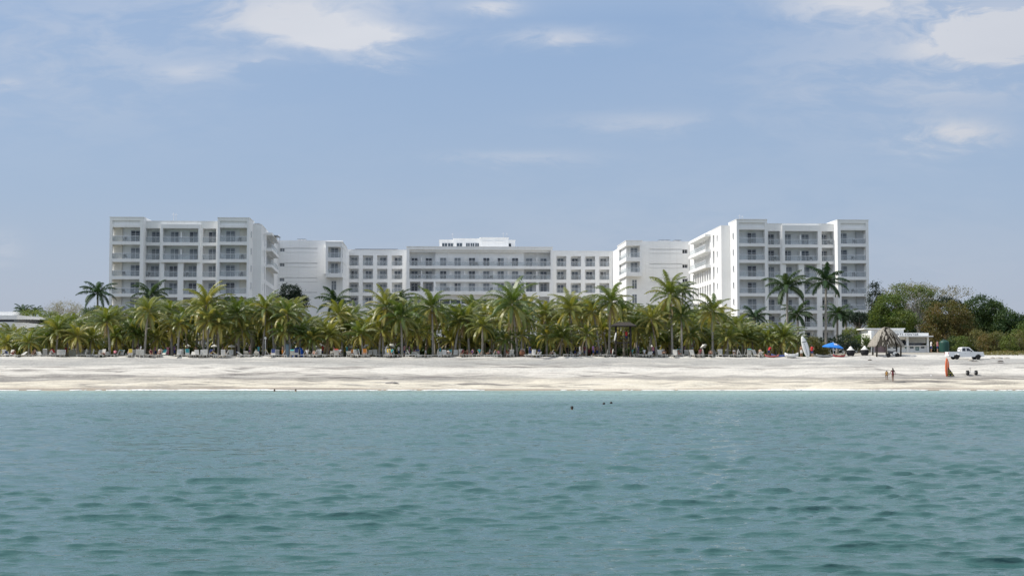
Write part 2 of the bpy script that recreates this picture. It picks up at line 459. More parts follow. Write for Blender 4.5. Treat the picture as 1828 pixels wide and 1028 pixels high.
def railmat():
    m = bpy.data.materials.new('rail_glass'); m.use_nodes = True; nt = m.node_tree
    b = nt.nodes['Principled BSDF']; b.inputs['Base Color'].default_value = (.60, .63, .65, 1); b.inputs['Roughness'].default_value = .1
    t = NODE(nt, 'ShaderNodeBsdfTransparent', {'Color': (.93, .95, .96, 1)})
    x = NODE(nt, 'ShaderNodeMixShader', {0: .24, 1: t.outputs[0], 2: b.outputs[0]})
    nt.links.new(x.outputs[0], nt.nodes['Material Output'].inputs['Surface']); return m
RG = railmat()
DARKM = mat('dark_metal', (.05, .055, .06), .5)

def UZ(x, y, w):
    """photo pixel on the plane W=w of the hotel's own axes: (u, z)"""
    d = ray(x, y)
    t = w / (-d.x * ST + d.y * CT)
    return (d.x * CT + d.y * ST) * t, CAMZ + d.z * t
def U(x, w): return UZ(x, 500, w)[0]
def Zp(x, y, w): return UZ(x, y, w)[1]
HO = (U(870, 335), 335.0)           # the hotel's origin on its axes
HZ = 4.2
hx, hy = HO[0] * CT - HO[1] * ST, HO[0] * ST + HO[1] * CT
hotel = empty('hotel_building', (hx, hy, HZ), TH, 'large white beachfront hotel with stacked balconies behind the palm grove', 'hotel')
class FR:
    """a facade frame: s runs along the wall, z up, d outward; writes into the hotel's local axes"""
    def __init__(s, p0, p1):
        s.p0 = Vector((p0[0] - HO[0], p0[1] - HO[1], 0)); e = Vector((p1[0] - p0[0], p1[1] - p0[1], 0)); s.L = e.length
        s.t = e.normalized(); s.n = Vector((s.t.y, -s.t.x, 0)); s.ang = math.atan2(s.t.y, s.t.x)
        s.M = Matrix(((s.t.x, s.n.x, 0, s.p0.x), (s.t.y, s.n.y, 0, s.p0.y), (0, 0, 1, -HZ), (0, 0, 0, 1)))
    def box(s, mb, s0, s1, z0, z1, d0, d1, m):
        vs = [s.M @ Vector(v) for v in ((s0, d0, z0), (s1, d0, z0), (s1, d1, z0), (s0, d1, z0), (s0, d0, z1), (s1, d0, z1), (s1, d1, z1), (s0, d1, z1))]
        mb.add(vs, [(0, 1, 2, 3), (4, 7, 6, 5), (0, 4, 5, 1), (1, 5, 6, 2), (2, 6, 7, 3), (3, 7, 4, 0)], m)
    def pt(s, a, d, z): return s.M @ Vector((a, d, z))
def facade(mb, fr, s0, s1, z0, z1, holes, Rd, m=WHITE, back=None, bm=None):
    """wall s0..s1 x z0..z1 of depth Rd with rectangular recesses; holes: (a, b, za, zb[, depth])"""
    S = sorted({s0, s1, *[min(max(v, s0), s1) for h in holes for v in h[:2]]}); Z = sorted({z0, z1, *[min(max(v, z0), z1) for h in holes for v in h[2:4]]})
    for j in range(len(Z) - 1):
        run = None; zc = (Z[j] + Z[j + 1]) / 2
        for i in range(len(S) - 1):
            c = (S[i] + S[i + 1]) / 2
            h = next((h for h in holes if h[0] < c < h[1] and h[2] < zc < h[3]), None)
            if h is None:
                run = [S[i], S[i + 1]] if run is None else [run[0], S[i + 1]]
            if h is not None or i == len(S) - 2:
                if run: fr.box(mb, run[0], run[1], Z[j], Z[j + 1], -Rd, 0, m); run = None
            if h is not None and len(h) > 4: fr.box(mb, S[i], S[i + 1], Z[j], Z[j + 1], -Rd, -h[4], h[5] if len(h) > 5 else m)
    if back: fr.box(mb, s0, s1, z0, z1, -Rd - back, -Rd, bm or m)

_win = {}
def window_mesh(w, h, st):
    k = (round(w, 1), round(h, 1), st)
    if k in _win: return _win[k]
    b = MB(); w, h = k[0], k[1]; f = .07
    def bx(x0, x1, z0, z1, y0, y1, m): b.box((x0, y0, z0), (x1, y1, z1), m)
    bx(-w / 2, -w / 2 + f, 0, h, -.10, .02, FRAME); bx(w / 2 - f, w / 2, 0, h, -.10, .02, FRAME)
    bx(-w / 2 + f, w / 2 - f, h - f, h, -.10, .02, FRAME); bx(-w / 2 + f, w / 2 - f, 0, f, -.10, .02, FRAME)
    if w > .9: bx(-f / 2, f / 2, f, h - f, -.08, .02, FRAME)
    g = {'d': (GD, GD), 'm': (GM, GM), 'c': (GC, GC), 'l': (GD, GC), 'r': (GC, GM), 'p': (GL, GC)}[st]
    if w > .9:
        bx(-w / 2 + f, -f / 2, f, h - f, -.04, .0, g[0]); bx(f / 2, w / 2 - f, f, h - f, -.04, .0, g[1])
        if h > 1.6: bx(-w / 2 + f, w / 2 - f, h * .66, h * .66 + .05, -.07, -.045, FRAME)
    else: bx(-w / 2 + f, w / 2 - f, f, h - f, -.04, .0, g[0])
    _win[k] = b.mesh('window'); return _win[k]
_rail = {}
def rail_mesh(w, h=1.0):
    k = (round(w, 1), h)
    if k in _rail: return _rail[k]
    b = MB(); w = k[0]
    b.box((-w / 2, -.015, .06), (w / 2, .005, h - .04), RG)
    b.box((-w / 2, -.04, h - .04), (w / 2, .03, h + .02), FRAME)
    n = max(1, int(w / 1.6))
    for i in range(n + 1):
        x = -w / 2 + .03 + (w - .06) * i / n
        b.box((x - .02, .006, 0), (x + .02, .03, h - .04), FRAME)
    _rail[k] = b.mesh('railing'); return _rail[k]
wr = random.Random(21)
def put_window(par, fr, s, z, d, w, h, st=None, lab=None):
    st = st or wr.choices('dmclrp', (5, 4, 9, 3, 3, 2))[0]
    p = fr.pt(s, d, z); o = link('window', window_mesh(w, h, st), par, p, fr.ang); return o
def put_rail(par, fr, s, z, d, w, h=1.0):
    return link('railing', rail_mesh(w, h), par, fr.pt(s, d, z), fr.ang)
def balcony_bits(b, fr, s, z, d):
    """chair seat, back and legs in the wing's own mesh is avoided: see balcony chairs below"""
CHAIRS = []

FL = 3.12
def wing(label, wT, wM, c, inner, right_side):
    mb = MB(); par = empty('wing', (0, 0, 0)); par.parent = hotel; par['label'] = label
    fT = FR((U(c['out'][0], wT), wT), (U(c['out'][1], wT), wT)); s = lambda x, w=wT: U(x, w) - U(c['out'][0], wT)
    fM = FR((U(c['out'][0], wT), wM), (U(c['out'][1], wT), wM))
    xm = (c['out'][0] + c['out'][1]) / 2
    zt = Zp(xm, c['ytop'], wT); zpar = Zp(xm, c['ypar'], wM); zo = Zp(xm, c['yopen'], wT); zpn = Zp(xm, c['ypanel'], wT)
    Z0 = 4.3; nf = 8
    rows = [(zo - FL * k - 2.55, zo - FL * k) for k in range(nf) if zo - FL * k - 2.55 > Z0]
    Rd = 1.9
    for ti, (a, b_, oa, ob) in enumerate(c['towers']):
        sa, sb, ha, hb = s(a), s(b_), s(oa), s(ob)
        holes = [(ha, hb, zo + .45, zpn, .25)]
        outer = (ti == 0) != right_side if False else None
        side_open = c['side'][ti]         # -1: left wall is open, +1 right, 0 none
        xa, xb = (sa if side_open < 0 else None), None
        for (z0, z1) in rows: holes.append((ha, hb, z0, z1))
        # front skin
        facade(mb, fT, sa, sb, Z0, zt, holes, .5)
        # side skins and slabs behind
        for sd_, (p0, p1) in ((-1, (sa, ha)), (1, (hb, sb))):
            if side_open == sd_:
                zz = Z0
                for (z0, z1) in sorted(rows):
                    fT.box(mb, p0, p1, zz, z0 + 1.0, -Rd, -.5, WHITE); zz = z1 - .3
                fT.box(mb, p0, p1, zz, zt, -Rd, -.5, WHITE)
            else: fT.box(mb, p0, p1, Z0, zt, -Rd, -.5, WHITE)
        zz = Z0
        for (z0, z1) in sorted(rows):
            fT.box(mb, ha, hb, zz, z0, -Rd, -.5, WHITE); zz = z1
        fT.box(mb, ha, hb, zz, zt, -Rd, -.5, WHITE)
        fT.box(mb, sa, sb, Z0, zt, -7.5, -Rd, WHITE)
        fT.box(mb, sa - .06, sb + .06, zt, zt + .12, -7.5, .08, WHITE)
        fx = c['step'][ti]                # a darker return wall beside the door; left end tower: sun patch in cream
        for ri, (z0, z1) in enumerate(rows):
            wx = s(c['twin'][ti]) ; put_window(par, fT, wx, z0 + .02, -Rd + .1, 1.7, 2.1)
            put_rail(par, fT, (ha + hb) / 2, z0, -.2, hb - ha - .1)
            if fx: 
                q0, q1 = (hb - (hb - ha) * .3, hb) if fx > 0 else (ha, ha + (hb - ha) * .3)
                fT.box(mb, q0, q1, z0, z1, -Rd, -Rd + .45, CREAM if not right_side else GREYW)  # left end tower: cream colour stands in for sunlight bounced onto the wall
            if wr.random() < .75: CHAIRS.append((par, fT, wx + fx * 1.8 + wr.uniform(-.3, .3), z0, -1.0))
    # middle bays
    m0, m1 = s(c['mid'][0]), s(c['mid'][1])
    def bays(r): return c['cellsA'] if r < 2 else c['cellsB']
    holes = []
    for ri, (z0, z1) in enumerate(rows):
        for (x0, x1, wins) in bays(ri):
            a, b_ = s(x0, wM), s(x1, wM)
            holes.append((a, b_, z0, z1))
            for wx in wins:
                put_window(par, fM, s(wx, wM), z0 + .02, -Rd + .06, 1.5, 2.1)
                if wr.random() < .4: CHAIRS.append((par, fM, s(wx, wM) + wr.choice((-1.0, .9)), z0, -.9))
            put_rail(par, fM, (a + b_) / 2, z0, -.12, b_ - a - .06)
            if len(wins) > 1: fM.box(mb, (a + b_) / 2 - .12, (a + b_) / 2 + .12, z0, z0 + 1.9, -Rd, -.3, WHITE)
    facade(mb, fM, m0, m1, Z0, zpar, holes, Rd, back=5.4)
    fM.box(mb, m0, m1, zpar, zpar + .1, -7.2, .05, WHITE)
    # raised frame round the double bays of the two upper floors
    a, b_ = s(c['dbl'][0], wM), s(c['dbl'][1], wM); zd = rows[1][0] - .5; ztf = Zp(xm, c['ydbl'], wM)
    i0, i1 = s(c['cellsA'][1][0], wM), s(c['cellsA'][1][1], wM)
    fM.box(mb, a, i0, zd, ztf, 0, .4, WHITE); fM.box(mb, i1, b_, zd, ztf, 0, .4, WHITE)
    fM.box(mb, i0, i1, rows[0][1], ztf, 0, .4, WHITE); fM.box(mb, i0, i1, zd, rows[1][0], 0, .4, WHITE); fM.box(mb, i0, i1, rows[1][1], rows[0][0], 0, .4, WHITE)
    # courtyard side of the wing
    (xa, wa), (xb, wb) = inner
    pa, pb = (U(xa, wa), wa), (U(xb, wb), wb)
    fs = FR(pb, pa) if right_side else FR(pa, pb)
    L = fs.L; zr = zpar - .1
    S = (lambda v: L - v) if right_side else (lambda v: v)
    hs = []; zz0 = zo + .2
    def rng_(a, b): return (min(S(a), S(b)), max(S(a), S(b)))
    for r in range(7):
        z1 = zz0 - FL * r; z0 = z1 - 2.5
        if z0 < Z0: break
        a, b_ = rng_(3.6, 4.7); hs.append((a, b_, z0 + .9, z0 + 2.1, .3)); put_window(par, fs, (a + b_) / 2, z0 + .9, -.28, b_ - a, 1.2, 'm')
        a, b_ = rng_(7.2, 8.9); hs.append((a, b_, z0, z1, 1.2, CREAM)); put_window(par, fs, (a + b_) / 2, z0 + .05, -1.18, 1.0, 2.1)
        if r < 2:
            a, b_ = rng_(12.3, 30); hs.append((a, b_, z0, z1)); n = 5
            for i in range(n):
                sc_ = a + (b_ - a) * (i + .5) / n
                put_window(par, fs, sc_, z0 + .02, -1.7, 1.5, 2.1)
                if i: fs.box(mb, a + (b_ - a) * i / n - .1, a + (b_ - a) * i / n + .1, z0, z1, -1.8, -.4, WHITE)
            put_rail(par, fs, (a + b_) / 2, z0, .95, b_ - a + 1)
            fs.box(mb, a - 1.2, b_ + 1.2, z0 - .55, z0, 0, 1.1, WHITE)      # balcony slab standing out
            if r == 0: fs.box(mb, a - 1.2, b_ + 1.2, z1 + .05, z1 + .5, 0, 1.1, WHITE)
        else:
            for i in range(8):
                a, b_ = rng_(11.4 + i * 2.75, 13.1 + i * 2.75)
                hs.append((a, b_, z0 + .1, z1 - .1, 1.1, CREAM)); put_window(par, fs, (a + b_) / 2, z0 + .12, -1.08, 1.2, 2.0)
    facade(mb, fs, 0, L, Z0, zr, hs, 1.8, back=.3)
    fs.box(mb, -.05, L, zr, zr + .1, -2.1, .05, WHITE)
    # the body behind: from the tower back to the court, filling in
    q = [fs.pt(0, -2.05, Z0), fs.pt(L, -2.05, Z0)]
    yb = wT + 7.4 - HO[1]; uo = (U(c['out'][1], wT) - HO[0]) if right_side else (U(c['out'][0], wT) - HO[0])
    ys = sorted((q[0].y, q[1].y)); ui = (q[0].x, q[1].x)
    xo = uo + (-1.2 if right_side else 1.2)
    near = min(q, key=lambda v: v.y); far_ = max(q, key=lambda v: v.y)
    near2 = Vector((near.x, min(yb, near.y), 0))
    P = [near2, far_, Vector((xo, far_.y, 0)), Vector((xo, near2.y, 0))]
    zb = zr - .5 - HZ; vs = [(p.x, p.y, .1) for p in P] + [(p.x, p.y, zb) for p in P]
    mb.add(vs, [(0, 1, 2, 3), (7, 6, 5, 4), (0, 4, 5, 1), (1, 5, 6, 2), (2, 6, 7, 3), (3, 7, 4, 0)], WHITE)
    # plain wall facing the sea beside the tower
    tw = U(c['out'][1], wT) if not right_side else U(c['out'][0], wT)
    e0, e1 = sorted((tw - HO[0] + (.25 if right_side else -.25), pa[0] - HO[0])); d0 = pa[1] - HO[1]
    mb.box((e0, d0 + .02, Z0 - HZ), (e1, d0 + 2.5, zr - HZ + .05), WHITE)
    # small side windows of the tower nearest the court
    o = mb.build('wall', par)
    ft = FR((tw, wT + 7), (tw, wT)) if right_side else FR((tw, wT), (tw, wT + 7))
    for (z0, z1) in rows:
        put_window(par, ft, (ft.L - 2.8) if right_side else 2.8, z0 + 1.0, .03, .8, 1.25, 'd' if right_side else 'c')
    return par, dict(z=zpar, rows=rows, zt=zt)

LW = dict(out=(194.5, 443.8), ytop=388.8, ypar=395.5, yopen=406, ypanel=394, mid=(254.5, 388), ydbl=400.5,
          towers=[(194.5, 255.5, 199.4, 248.8), (387.4, 443.8, 391.5, 440)], side=(-1, 0), step=(-1, 1), twin=(237.5, 408.5),
          cellsA=[(259.5, 284.4, [274]), (290.3, 353.7, [308, 342]), (361, 385, [376.5])],
          cellsB=[(259.5, 284.4, [273]), (292.7, 317, [306]), (327, 351, [341]), (361, 385, [376.5])], dbl=(286.5, 357.5))
RW = dict(out=(1315.7, 1551.5), ytop=392.8, ypar=400, yopen=410.5, ypanel=398, mid=(1370.3, 1497), ydbl=402.5,
          towers=[(1315.7, 1370.3, 1320, 1366), (1496, 1551.5, 1502, 1546.7)], side=(0, 1), step=(0, 1), twin=(1346, 1509.5),
          cellsA=[(1372, 1393.4, [1379.5]), (1401, 1460, [1410, 1442]), (1467.6, 1488.8, [1475])],
          cellsB=[(1372, 1393.4, [1379.5]), (1403.6, 1426, [1411]), (1436, 1458.3, [1443]), (1467.6, 1488.8, [1475])], dbl=(1396, 1464.5))
wl, il = wing('left front wing with two towers of balconies', 268, 270, LW, ((466, 274), (495, 316)), False)
wrg, ir = wing('right front wing with a sunlit wall facing the courtyard', 274, 276.6, RW, ((1288, 280), (1232, 316)), True)

def corner_block(label, x_in, x_out, ytop, right_side, boxx, ybox, yslabs, grooves, winx, winys):
    """the block at the back corner of the court: plain grooved wall with a glazed corner of balconies"""
    mb = MB(); par = empty('corner_block'); par.parent = hotel; par['label'] = label
    w0 = 316; zt = Zp((x_in + x_out) / 2, ytop, w0); Z0 = 4.3
    ua, ub = sorted((U(x_in, w0), U(x_out, w0)))
    fr = FR((ua, w0), (ub, w0)); s = lambda x: U(x, w0) - ua
    hs = []
    g0, g1 = s(grooves[0]), s(grooves[1])
    for y in grooves[2]:
        z = Zp(x_in, y, w0); hs += [(g0, g1, z - .12, z + .12, .25)]
        hs += [(g0, g1, z - .95, z - .8, .12)]
    for y0, y1 in winys:
        z0, z1 = Zp(winx[0], y1, w0), Zp(winx[0], y0, w0); a, b_ = s(winx[0]), s(winx[1])
        hs.append((a, b_, z0, z1, .35, CREAM)); put_window(par, fr, (a + b_) / 2, z0, -.32, b_ - a - .1, z1 - z0, 'd' if right_side else 'c')
    uc = U(boxx[0] if right_side else boxx[1], 313)       # the court side edge
    facade(mb, fr, 0, fr.L, Z0, zt, hs, .6, back=.2)
    mb.box((ua - HO[0] + (.05 if right_side else 0), w0 + .8 - HO[1], Z0 - HZ), (ub - HO[0], 345 - HO[1], zt - HZ - .4), WHITE)
    # side towards the central block
    L = 27
    sx = (ua + .0) if right_side else (ub - .0)
    # corner box: slabs, posts and windows wrap round
    bw = 313.0; bu0, bu1 = U(boxx[0], bw), U(boxx[1], bw)
    zs = [Zp(boxx[0], y, bw) for y in yslabs]            # slab tops: roof, mid, bottom
    zr = Zp(boxx[0], ybox, bw)
    bd = 15.0
    def bx(u0, u1, w_0, w_1, z0, z1, m=WHITE): mb.box((u0 - HO[0], w_0 - HO[1], z0 - HZ), (u1 - HO[0], w_1 - HO[1], z1 - HZ), m)
    o0, o1 = (bu0, bu1)
    bx(o0, o1, bw, bw + bd, zr - 1.0, zr)                                        # roof slab
    bx(o0 - .1, o1 + .1, bw - .1, bw + bd, zr, zr + .12)
    for z in zs: bx(o0, o1, bw, bw + bd, z - .85, z)
    # solid core inside the box, set back from both open sides
    ci0, ci1 = (o0 + 1.6, o1 + .5) if right_side else (o0 - .5, o1 - 1.6)
    bx(ci0, ci1, bw + 1.9, bw + bd + 2, zs[-1], zr - 1.0, WHITE)
    bx((o1 - .5) if right_side else o0, o1 if right_side else (o0 + .5), bw + .02, bw + 3, zs[-1], zr - 1.0)   # end wall of the box
    post = (o0 + .02, o0 + .32) if right_side else (o1 - .32, o1 - .02)
    if not right_side: bx(post[0], post[1], bw + .05, bw + .35, zs[-1], zr - 1.0)
    bx(post[0], post[1], bw + bd * .85, bw + bd - .02, zs[-1], zr - 1.0)
    ff = FR((o0, bw), (o1, bw))
    fs = FR((o0, bw + bd), (o0, bw)) if right_side else FR((o1, bw), (o1, bw + bd))
    for z in zs:
        put_window(par, ff, ff.L * (.55 if right_side else .5), z + .02, -1.85, 1.6, 2.2, 'c'); put_rail(par, ff, ff.L / 2, z, -.1, ff.L - .9)
        put_rail(par, fs, fs.L / 2, z, -.1, fs.L - 1.0)
        for q in (.2, .45, .7): put_window(par, fs, fs.L * q, z + .02, -1.55, 1.6, 2.2, 'p' if right_side else None)
    # wall of the court side below the box and beyond it, with narrow bays
    cs = (o0 + .9) if right_side else (o1 - .9)
    p0, p1 = (cs, w0 + 30), (cs, w0 + .05)
    fq = FR(p0, p1) if right_side else FR(p1, p0)
    hs = []; Q = (lambda v: fq.L - v) if right_side else (lambda v: v)
    for r in range(5):
        z1 = zr - 1.35 - FL * r; z0 = z1 - 2.4
        if z0 < Z0: break
        for i in range(8):
            v = 2.0 + i * 2.9
            if r < len(zs) and v < 12.5: continue
            a, b_ = sorted((Q(v), Q(v + 1.5))); hs.append((a, b_, z0, z1, 1.0, CREAM)); put_window(par, fq, (a + b_) / 2, z0 + .02, -.98, 1.1, 2.1)
    facade(mb, fq, 0, fq.L, Z0, zt - .1, hs, 1.2, back=.3)
    # narrow windows of the front wall under the box
    for k in range(2):
        z = zs[-1] - .85 - 2.6 - FL * k
        put_window(par, fr, s((boxx[0] + boxx[1]) / 2), z, .03, 1.1, 2.0, 'c')
    mb.build('wall', par); return par, zt
cl_, zcl = corner_block('left corner block with grooved blank wall', 492.7, 612, 429.3, False, (581, 611), 432.3, (459.6, 487.5), (509, 566, (443.4, 469.8, 495.9, 522)), (498.5, 508), ((443, 449.5), (469.5, 476), (496, 502.5)))
cr_, zcr = corner_block('right corner block with grooved blank wall', 1236, 1118, 430.6, True, (1118, 1147), 430, (459, 485.6), (1160, 1217, (445.5, 471.5, 497, 522)), (1218, 1227.7), ((445.4, 452.6), (471.6, 478.6), (497, 504)))

def central():
    mb = MB(); par = empty('central_block'); par.parent = hotel; par['label'] = 'central block with three long balcony floors'
    wc, wp = 340, 334.5; Z0 = 4.3
    rowsy = [(456.5, 474.6), (480.3, 498.4), (504.4, 522.2), (528.3, 546)]
    # side parts
    for xa, xb, cells, yp in ((604, 727, [(621.3, 640.1), (647.5, 665.8), (673.1, 691.5), (699.3, 718)], 446.9), (984, 1112, [(993.5, 1011), (1019, 1037), (1044.8, 1062.4), (1070, 1087.6)], 447.5)):
        u0 = U(xa, wc); fr = FR((u0, wc), (U(xb, wc), wc)); s = lambda x: U(x, wc) - u0
        hs = []
        for ri, (y0, y1) in enumerate(rowsy):
            z1, z0 = Zp(800, y0, wc), Zp(800, y1, wc)
            for x0, x1 in cells:
                a, b_ = s(x0), s(x1); hs.append((a, b_, z0, z1))
                put_window(par, fr, a + (b_ - a) * (.55 if xa < 800 else .45), z0 + .02, -1.2, 1.5, 1.95); put_rail(par, fr, (a + b_) / 2, z0, -.1, b_ - a - .06)
                if ri < 2 and wr.random() < .3: CHAIRS.append((par, fr, (a + b_) / 2 + .3, z0, -.6))
        facade(mb, fr, 0, fr.L, Z0, Zp(800, yp, wc), hs, 1.3, back=6)
        fr.box(mb, 0, fr.L, Zp(800, yp, wc), Zp(800, yp, wc) + .1, -7.3, .06, WHITE)
    # projecting part
    xa, xb = 725.6, 986.5
    u0 = U(xa, wp); fr = FR((u0, wp), (U(xb, wp), wp)); s = lambda x: U(x, wp) - u0
    zt = Zp(855, 441.2, wp); zz = lambda y: Zp(855, y, wp)
    RD = 2.4; hs = []
    o0, o1 = s(730.7), s(983)
    hs.append((o0 + .0, o1, zz(449.8), zz(446), .5))
    rows = [(zz(474.6), zz(449.8)), (zz(498.2), zz(479.8)), (zz(520), zz(503.3))]
    hs.append((o0, o1) + rows[0]); hs.append((o0, o1) + rows[1])
    wins = [739.6 + 25.77 * k for k in range(10)]
    hs.append((s(732), s(750.5)) + rows[2]); hs.append((s(755), s(774)) + rows[2]); hs.append((s(778), s(936)) + rows[2]); hs.append((s(939), s(957)) + rows[2]); hs.append((s(962), s(981)) + rows[2])
    y3 = (zz(546), zz(529))
    hs.append((s(732), s(750.5)) + y3); hs.append((s(962), s(981)) + y3)
    hs.append((s(775), s(940), zz(534), zz(526.6), .8)); hs.append((s(775), s(940), zz(542), zz(534), 1.6, GM))
    facade(mb, fr, 0, fr.L, Z0, zt, hs, RD, back=5)
    fr.box(mb, -.08, fr.L + .08, zt, zt + .14, -7.4, .1, WHITE)
    fr.box(mb, s(778), s(937), rows[2][0] - .75, rows[2][0], 0, .8, WHITE)      # longer balcony of the third row
    for ri, (z0, z1) in enumerate(rows):
        a, b_ = s(777), s(936)
        fr.box(mb, a, b_, z0, z1, -RD, -1.25, WHITE)                          # the middle rooms stand further forward
        for k, x in enumerate(wins):
            deep = k < 2 or k > 7
            put_window(par, fr, s(x) , z0 + .02, -RD + .1 if deep else -1.2, 1.5, 1.95)
            if k and not (k in (2, 8)):
                xx = s(x - 12.9); fr.box(mb, xx - .1, xx + .1, z0, z0 + (z1 - z0) * (.8 if ri else .6), -RD if deep else -1.25, -.35, WHITE)
            if wr.random() < .3: CHAIRS.append((par, fr, s(x) + 1.1, z0, -.7))
        if ri < 2: put_rail(par, fr, (o0 + o1) / 2, z0, -.12, o1 - o0 - .1)
        else: put_rail(par, fr, (a + b_) / 2, z0, .7, b_ - a)
    # lower band of blue glazing between posts
    for k in range(9):
        xx = s(785 + k * 19); fr.box(mb, xx - .12, xx + .12, zz(542), zz(534), -1.58, -1.2, FRAME)
    # rooftop storey
    w2 = 341
    def pb(x0, x1, y, dw=0, d2=8):
        mb.box((U(x0, w2) - HO[0], w2 + dw - HO[1], zt - HZ - 1.2), (U(x1, w2) - HO[0], w2 + dw + d2 - HO[1], Zp(855, y, w2) - HZ), WHITE)
        mb.box((U(x0, w2) - HO[0] - .1, w2 + dw - HO[1] - .12, Zp(855, y, w2) - HZ), (U(x1, w2) - HO[0] + .1, w2 + dw + d2 - HO[1], Zp(855, y, w2) - HZ + .15), WHITE)
    pb(784.7, 810, 428.9, .6); pb(810, 857, 427, 0, 8.6); pb(857, 907.6, 425.2, -.5, 9); pb(907.6, 920, 428.9, .6)
    f2 = FR((U(784.7, w2), w2), (U(920, w2), w2)); s2 = lambda x: U(x, w2) - U(784.7, w2)
    z0, z1 = Zp(855, 440.6, w2), Zp(855, 433.6, w2)
    for xs_, d in (((788.6, 798.6), -.57), ((799.4, 809.2), -.57), ((814.5, 825.4), .03), ((831.3, 839), .03), ((839.6, 847), .03), ((847.6, 855.5), .03), ((907.9, 913), -.57)):
        a, b_ = s2(xs_[0]), s2(xs_[1]); put_window(par, f2, (a + b_) / 2, z0, d, b_ - a, z1 - z0, 'm' if xs_[0] < 900 else 'd')
    for xs_ in ((861, 879), (883, 900)):
        a, b_ = s2(xs_[0]), s2(xs_[1]); f2.box(mb, a, b_, z1 + .2, z1 + .35, .5, .62, WHITE); f2.box(mb, a, a + .12, z0, z1 + .2, .5, .56, WHITE)
    mb.build('wall', par)
    return par, zt
cp, zct = central()
# a connecting back body so that no gap shows between the blocks
# roof fittings: dark solar panels, masts
def roofthing(par, name, x0, x1, y0, y1, w, depth=2.0, m=DARKM):
    z0, z1 = Zp((x0 + x1) / 2, y1, w), Zp((x0 + x1) / 2, y0, w); a, b_ = U(x0, w) - HO[0], U(x1, w) - HO[0]
    mb = MB(); y = w - HO[1]
    mb.add([(a, y, z0 - HZ + .12), (b_, y, z0 - HZ + .12), (b_, y + depth, z1 - HZ + .08), (a, y + depth, z1 - HZ + .08), (a, y, z0 - HZ + .2), (b_, y, z0 - HZ + .2), (b_, y + depth, z1 - HZ + .16), (a, y + depth, z1 - HZ + .16)],
           [(0, 3, 2, 1), (4, 5, 6, 7), (0, 1, 5, 4), (1, 2, 6, 5), (2, 3, 7, 6), (3, 0, 4, 7)], m)
    n = max(2, int((b_ - a) / 3))
    for i in range(n + 1):
        x = a + .1 + (b_ - a - .3) * i / n
        mb.box((x, y + .2, z0 - HZ - 1.3), (x + .08, y + .3, z0 - HZ + .15), FRAME); mb.box((x, y + depth - .3, z0 - HZ - 1.3), (x + .08, y + depth - .2, z1 - HZ + .1), FRAME)
    return mb.build(name, par)
SOLAR = mat('solar_panel', (.02, .03, .05), .25, spec=.6)
roofthing(cp, 'solar_panel', 633, 710, 444.6, 446, 343, 3, SOLAR)
roofthing(wl, 'solar_panel', 451, 462, 399.2, 400.6, 278, 3, SOLAR)
roofthing(cl_, 'solar_panel', 530, 545, 427, 428.4, 320, 3, SOLAR)
roofthing(cr_, 'solar_panel', 1178, 1197, 428.4, 430, 320, 3, SOLAR)
roofthing(cr_, 'solar_panel', 1205, 1217, 428.8, 430.2, 320, 3, SOLAR)
roofthing(wl, 'solar_panel', 481, 495, 420.5, 421.8, 290, 6, SOLAR)
def mast(par, x, y0, y1, w, r=.035):
    z0, z1 = Zp(x, y1, w), Zp(x, y0, w); a = U(x, w) - HO[0]; y = w - HO[1]; b = MB()
    b.tube([(a, y, z0 - HZ - 1.5), (a, y, z1 - HZ)], r, GREYW, 6); b.tube([(a - .3, y, z1 - HZ - .3), (a + .3, y, z1 - HZ - .3)], r * .6, FRAME, 5)
    b.build('mast', par)
for q in ((wl, 308.5, 380, 397, 274), (wl, 313, 381, 397, 274), (cp, 898.5, 415, 428, 344), (cp, 905, 416, 428, 344), (cp, 808, 416, 428, 344), (wrg, 1321, 383, 395, 277), (wrg, 1326, 385, 395, 277), (wl, 497.5, 418, 430, 316)): mast(*q)

# balcony chairs: things of their own standing on the balconies
bc = MB(); DKP = mat('dark_wicker', (.035, .03, .03), .7, var=.3, vscale=30)
bc.box((-.28, -.28, .36), (.28, .28, .44), DKP); bc.box((-.28, .22, .44), (.28, .28, .88), DKP)
for sx in (-.26, .22):
    for sy in (-.26, .22): bc.box((sx, sy, 0), (sx + .04, sy + .04, .36), DKP)
    bc.box((sx, -.26, .62), (sx + .05, .22, .66), DKP); bc.box((sx, -.26, .44), (sx + .04, -.22, .62), DKP)
bt = bc.mesh('balcony_chair')
HM = Matrix.Translation((hx, hy, HZ)) @ Matrix.Rotation(TH, 4, 'Z')
for i, (par, fr, s_, z, d) in enumerate(CHAIRS):
    where = {wl: 'the left front wing', wrg: 'the right front wing', cp: 'the central block'}[par]
    p = HM @ fr.pt(s_, d, z + .005)
    o = link('balcony_chair', bt, None, p, TH + fr.ang + wr.uniform(-.7, .7))
    o['_w'] = where
    tag(o, None, 'chair', 'dark chairs on the hotel balconies')
    CHAIRS[i] = (o, where, p)
def ordinal(n):
    w = ['first', 'second', 'third', 'fourth', 'fifth', 'sixth', 'seventh', 'eighth', 'ninth', 'tenth', 'eleventh', 'twelfth', 'thirteenth', 'fourteenth', 'fifteenth', 'sixteenth', 'seventeenth', 'eighteenth', 'nineteenth', 'twentieth']
    return w[n] if n < 20 else ['twenty', 'thirty', 'forty', 'fifty'][(n + 1) // 10 - 2] + ('-' + w[(n + 1) % 10 - 1] if (n + 1) % 10 else 'th')
byrow = {}
for o, wh, p in CHAIRS: byrow.setdefault((wh, round(p.z / 1.0)), []).append((p.x, o))
floors = {}
for (wh, z) in byrow: floors.setdefault(wh, []).append(z)
